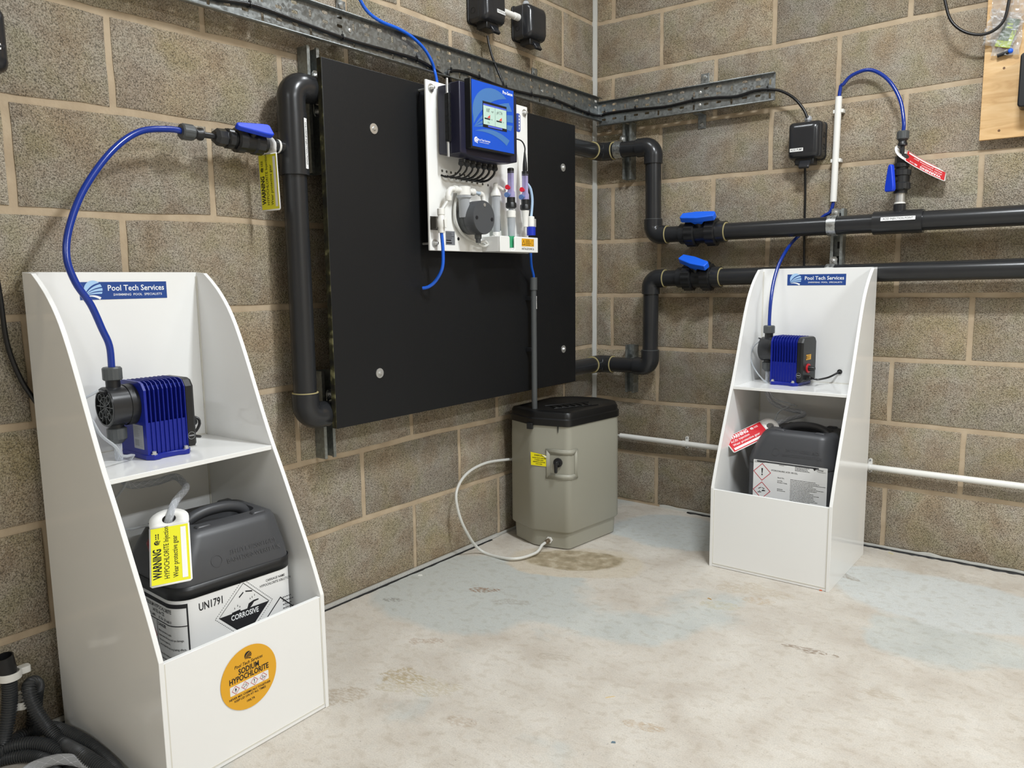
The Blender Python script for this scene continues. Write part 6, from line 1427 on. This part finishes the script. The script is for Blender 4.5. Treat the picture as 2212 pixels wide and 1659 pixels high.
t = MB(); t.prism([(-0.034,0.024),(-0.032,-0.024),(0.030,-0.024),(0.030,0.012),(0.020,0.017)][::-1], 0.0, 0.0006, Ms_); ov = t.build('overflow_sticker', mat('yellow_sticker', '#f2e414', 0.4), tk, flat=True, label='yellow OVERFLOW sticker')
t = MB(); t.prism([(0.012,0.017),(0.030,0.012),(0.026,0.009)], 0.0006, 0.0035, Ms_); t.build('peeled_corner', PAPER, ov, flat=True)
t = MB(); text(t, 'OVERFLOW', at(Ms_,-0.002,0.0135), 0.0085, bold=0.02, sx=0.8, z=0.0009)
for k, s_ in enumerate(('PROVIDE GRAVITY DRAIN LINE','TO NEAREST DRAIN,','OBSERVING ALL STATE AND','LOCAL CODES')): text(t, s_, at(Ms_,-0.001,0.004-0.0072*k), 0.0052, bold=0.03, sx=0.72, z=0.0009)
t.build('lettering', INK, ov, flat=True)
fq = V((0.243,-0.706,0.032)) - nr*0.012
fq = on_face(1187,1166,-0.013); fq.z = max(fq.z, 0.022)
fd = (nr*1.0 - er*0.35 + V((0,0,-0.25))).normalized()
MB().lathe([(0.0125,0),(0.0125,0.006)], axis(fq, nr), 6).build('hex_nut', WHITE2, tk)
MB().lathe([(0.0085,0.004),(0.0085,0.016),(0.0070,0.018),(0.0070,0.024)], axis(fq, fd), 14).build('brass_fitting', mat('nickel_fitting', '#8d7f6d', 0.3, metal=0.8), tk)
fe = fq + fd*0.022
wt_ = [fe, fe+fd*0.02, V((0.25,-0.80,0.012)), PF(1105,1207,0.010), PF(1040,1190,0.012), PL(1003,1140,0.075), PL(986,1085,0.055), PL(990,1050,0.040), PL(1012,1020,0.030), PL(1050,1000,0.024), PL(1094,993,0.030), V((0.045,-0.64,0.295))]
cable('overflow_tube', wt_, 0.0050, 'white translucent tube looping out over the floor from the foot of the tank', 'tube', FROST, 12)

# ------------------------------------------------------------------ plywood, enclosure and bag at the top right
py_ = thing('plywood_board', (1.43,-0.03,1.39), 'pale plywood board on the right wall at the top right', 'board')
MB().box(1.434, 2.20, -0.032, -0.020, 1.388, 2.30).build('sheet', M_PLY, py_, bevel=0.001)
MB().box(1.455, 1.50, -0.020, 0.0, 1.392, 2.2).build('batten', M_PLY, py_); MB().box(1.95, 2.0, -0.020, 0.0, 1.40, 2.2).build('batten', M_PLY, py_)
for (a, b) in ((2169,147),(2158,282)): q = PR(a, b, 0.032); MB().lathe([(0.0035,0),(0.0035,0.0008)], axis(q, -Y_), 12).build('screw_head', mat('rusty_screw', '#6b4a2c', 0.5), py_)
en = thing('enclosure', (1.60,-0.032,1.46), 'black enclosure edge at the far right on the plywood', 'box')
q = MB(FR(V((1.536,-0.032,1.464)))); rbox(q, 0, 0.20, 0, 0.155, 0, 0.070, 0.010); q.build('box_body', BLACKP, en, bevel=0.004, seg=3)
bag = thing('plastic_bag', (1.47,-0.05,1.62), 'crumpled clear plastic bag with a yellow-green leaflet on the plywood', 'bag')
BAGM = clear_mat('crinkled_film', '#eceef0', 0.80, 0.08)
def film(name, c0, c1, c2, c3, mt, amp, nx=22, ny=26, seed=0, parent=None):
    mb = MB(); vs = []
    for j in range(ny+1):
        for i in range(nx+1):
            u, v = i/nx, j/ny; p = (c0*(1-u)+c1*u)*(1-v) + (c3*(1-u)+c2*u)*v
            d = noise.noise(V((u*5+seed, v*6, 0)))*amp + abs(noise.noise(V((u*13, v*11+seed, 3))))*amp*0.7
            vs.append((p.x+noise.noise(V((v*6,seed,u)))*0.004*(1 if 0.02<u<0.98 else 2), p.y-abs(d)-0.002, p.z))
    mb.add(vs, [(j*(nx+1)+i, j*(nx+1)+i+1, (j+1)*(nx+1)+i+1, (j+1)*(nx+1)+i) for j in range(ny) for i in range(nx)])
    return mb.build(name, mt, parent, ang=28)
B0 = PR(2140,122,0.040); B1 = PR(2202,118,0.040); B2 = PR(2222,-20,0.040); B3 = PR(2145,-20,0.040)
film('bag_film', B0, B1, B2, B3, BAGM, 0.012, seed=1, parent=bag)
A0 = PR(2121,98,0.048); A1 = PR(2186,104,0.048); A2 = PR(2214,30,0.048); A3 = PR(2142,20,0.048)
film('bag_film', A0, A1, A2, A3, BAGM, 0.014, seed=5, parent=bag)
LF = MB(); c0, c1, c2, c3 = PR(2148,100,0.047), PR(2181,104,0.047), PR(2205,42,0.047), PR(2176,38,0.047)
LF.add([tuple(c0),tuple(c1),tuple(c2),tuple(c3)], [(0,1,2,3)]); lf = LF.build('leaflet', mat('leaflet_green', '#4f6a3a', 0.4), bag, flat=True, solid=0.0006, label='dark green and lime printed leaflet')
LF = MB(); g = lambda u, v: (c0*(1-u)+c1*u)*(1-v)+(c3*(1-u)+c2*u)*v + V((0,-0.0008,0))
for (u0,u1,v0,v1) in ((0.0,1.0,0.0,0.22),(0.72,1.0,0.22,0.62),(0.15,0.7,0.66,0.72),(0.2,0.6,0.78,0.83)): LF.add([tuple(g(u0,v0)),tuple(g(u1,v0)),tuple(g(u1,v1)),tuple(g(u0,v1))], [(0,1,2,3)])
LF.build('lime_print', mat('lime_print', '#c9dc2c', 0.4), lf, flat=True)
q = MB(); a = PR(2154,121,0.044); b = PR(2178,113,0.044); q.cyl(a, b, 0.0055, 10); q.build('black_connector', BLACKP, bag)
q = MB(); q.sph(PR(2183,110,0.044), 0.0075, 8); q.build('blue_cap', BLUEH, bag)

# ------------------------------------------------------------------ hoses at the lower left
def corrugated(pts, r, label, group=None):
    pitch = 0.0052; sp = spline(pts, pitch/4); mb = MB()
    prof = (1.0, 1.0, 0.82, 0.82)
    mb.tube(sp, r, 16, radf=lambda i: prof[i % 4]); o = mb.build('corrugated_hose', mat('corrugated_grey', '#37393b', 0.42), None, ang=25); meta(o, label, 'hose', group); return o
h1 = corrugated([PL(17,1452,0.050), PL(21,1490,0.050), PL(20,1530,0.052), PL(12,1580,0.060), PL(2,1615,0.070), PF(-30,1640,0.03), PF(-90,1650,0.02)], 0.0150, 'ribbed grey hose hanging on the wall at the left edge with a black open cuff')
q = MB(); a = PL(7,1420,0.050); b = PL(17,1455,0.050); q.lathe([(0.0155,0),(0.0180,0.002),(0.0185,0.040),(0.0165,0.040),(0.0150,0.006)], axis(b, a-b), 24, cap=False); q.build('cuff', BLACKP, h1)
h2 = corrugated([PL(70,1592,0.022), PL(74,1545,0.020), PL(78,1500,0.022), PL(80,1482,0.030), PL(73,1474,0.045), PL(63,1483,0.060), PL(66,1510,0.072), PL(84,1545,0.088), PL(110,1580,0.110), PL(140,1608,0.150), PF(180,1632,0.045), PF(232,1668,0.030), PF(290,1720,0.018)], 0.0145, 'ribbed grey hose bent over a white wall clip and running down along the left cabinet')
h3 = corrugated([PF(22,1612,0.016), PF(42,1592,0.020), PF(75,1578,0.022), PF(110,1572,0.034), PF(140,1580,0.038), PF(175,1598,0.032), PF(212,1625,0.022), PF(250,1665,0.016), PF(285,1720,0.015)], 0.0140, 'ribbed grey hose on the floor arching close to the left cabinet')
h4 = corrugated([PF(-60,1650,0.030), PF(-10,1625,0.032), PF(30,1611,0.034), PF(70,1606,0.034), PF(105,1612,0.030), PF(135,1632,0.018), PF(165,1662,0.015), PF(190,1710,0.015)], 0.0140, 'ribbed grey hose lying on the floor across the lower left corner')
h5 = corrugated([PF(-80,1690,0.016), PF(-20,1650,0.016), PF(20,1636,0.016), PF(60,1632,0.016), PF(95,1640,0.014), PF(118,1665,0.014), PF(120,1710,0.014)], 0.0135, 'ribbed grey hose lowest in the pile, nearest the left edge')
braided('braided_hose', [PF(20,1700,0.012), PF(62,1662,0.020), PF(105,1645,0.032), PF(140,1640,0.040), PF(175,1646,0.038), PF(205,1662,0.030), PF(235,1690,0.014)], 0.0105, 'clear braided hose lying over the ribbed hoses at bottom left')
def wall_clip(p, r, label, open_=False):
    T = thing('pipe_clip', p, label, 'clip'); n = 18; a0, a1 = (0.25*PI, 1.62*PI) if open_ else (0.12*PI, 1.90*PI)
    mb = MB(); ring_o = []
    Mx = frame(p, (0,1,0), (-1,0,0))
    o_ = [(math.cos(a0+(a1-a0)*i/n)*(r+0.004), math.sin(a0+(a1-a0)*i/n)*(r+0.004)) for i in range(n+1)]; i_ = [(math.cos(a0+(a1-a0)*i/n)*r, math.sin(a0+(a1-a0)*i/n)*r) for i in range(n+1)]
    mb.prism(o_ + i_[::-1], -0.008, 0.008, Mx); mb.build('clip_ring', WHITE2, T, bevel=0.001)
    s_ = MB(); s_.box(-0.008, 0.008, r, max(r+0.004, p.x), -0.008, 0.008, Mx); s_.build('clip_foot', WHITE2, T)
    if not open_: q = MB(); q.prism(rrect(0.011,0.010,0.006,4,r+0.011,0.004), -0.007, 0.007, Mx); q.build('clip_lug', WHITE2, T, bevel=0.001)
    return T
wall_clip(PL(20,1458,0.050), 0.0185, 'closed white wall clip round the cuffed hose at the left edge')
wall_clip(PL(52,1515,0.038), 0.0200, 'open white wall clip behind the bent-over ribbed hose', True)

# ------------------------------------------------------------------ small debris on the floor
def debris(px_, py_, l, w_, h, col, label, rot, cat='debris'):
    p = PF(px_, py_, 0); mb = MB(Matrix.Translation(p) @ Matrix.Rotation(rot, 4, 'Z')); mb.add([(-l/2,-w_/2,0),(l/2,-w_*.3,0),(l*.4,w_/2,0),(-l*.4,w_*.4,0),(-l*.4,-w_*.3,h),(l*.35,-w_*.2,h),(l*.3,w_*.3,h),(-l*.3,w_*.3,h)],
           [(3,2,1,0),(4,5,6,7),(0,1,5,4),(1,2,6,5),(2,3,7,6),(3,0,4,7)]); o = mb.build('floor_debris', mat('debris_'+col[1:], col, 0.7), None, flat=True); meta(o, label, cat)
debris(908,1243,0.016,0.006,0.003,'#d9d7d0','white chip on the floor by the left wall, short of the tank',0.6)
debris(1533,1294,0.016,0.004,0.002,'#b58f55','small brown sliver on the floor in front of the right cabinet',-0.3)
debris(1773,1276,0.009,0.005,0.003,'#c05a35','orange crumb at the front foot of the right cabinet',0.1)
debris(1325,1604,0.010,0.007,0.002,'#5f7480','blue-grey flake on the floor at the bottom centre',0.4)
debris(1318,1506,0.028,0.0025,0.0015,'#c9b48a','thin straw on the floor in the middle foreground',0.9)
debris(1925,1196,0.022,0.006,0.003,'#c8bf9a','pale sliver by the right wall beside the right cabinet',-0.5)

# ------------------------------------------------------------------ groups for the repeats
GROUPS = {'dosing_cabinet': 'white dosing cabinets', 'dosing_pump': 'blue dosing pumps', 'jerrycan': 'charcoal jerrycans', 'warning_tag': 'chemical warning tags',
          'switch_box': 'black switch boxes on the walls', 'strut_channel': 'zinc channels carrying the pipes', 'ball_valve': 'ball valves with blue levers', 'injection_valve': 'small injection valves',
          'corrugated_hose': 'ribbed grey hoses at the lower left', 'black_cable': 'black cables on the walls', 'cable_tray': 'perforated cable trays', 'dosing_tube': 'blue dosing tubes',
          'suction_hose': 'clear braided suction hoses', 'bleed_tube': 'thin clear bleed tubes', 'floor_debris': 'bits of debris on the floor', 'pipe_clip': 'white hose clips', 'pipe_run': 'dark grey horizontal pipes'}
for o in C.objects:
    if o.parent is None and o.get('label') and not o.get('group'):
        g = GROUPS.get(o.name.split('.')[0])
        if g: o['group'] = g
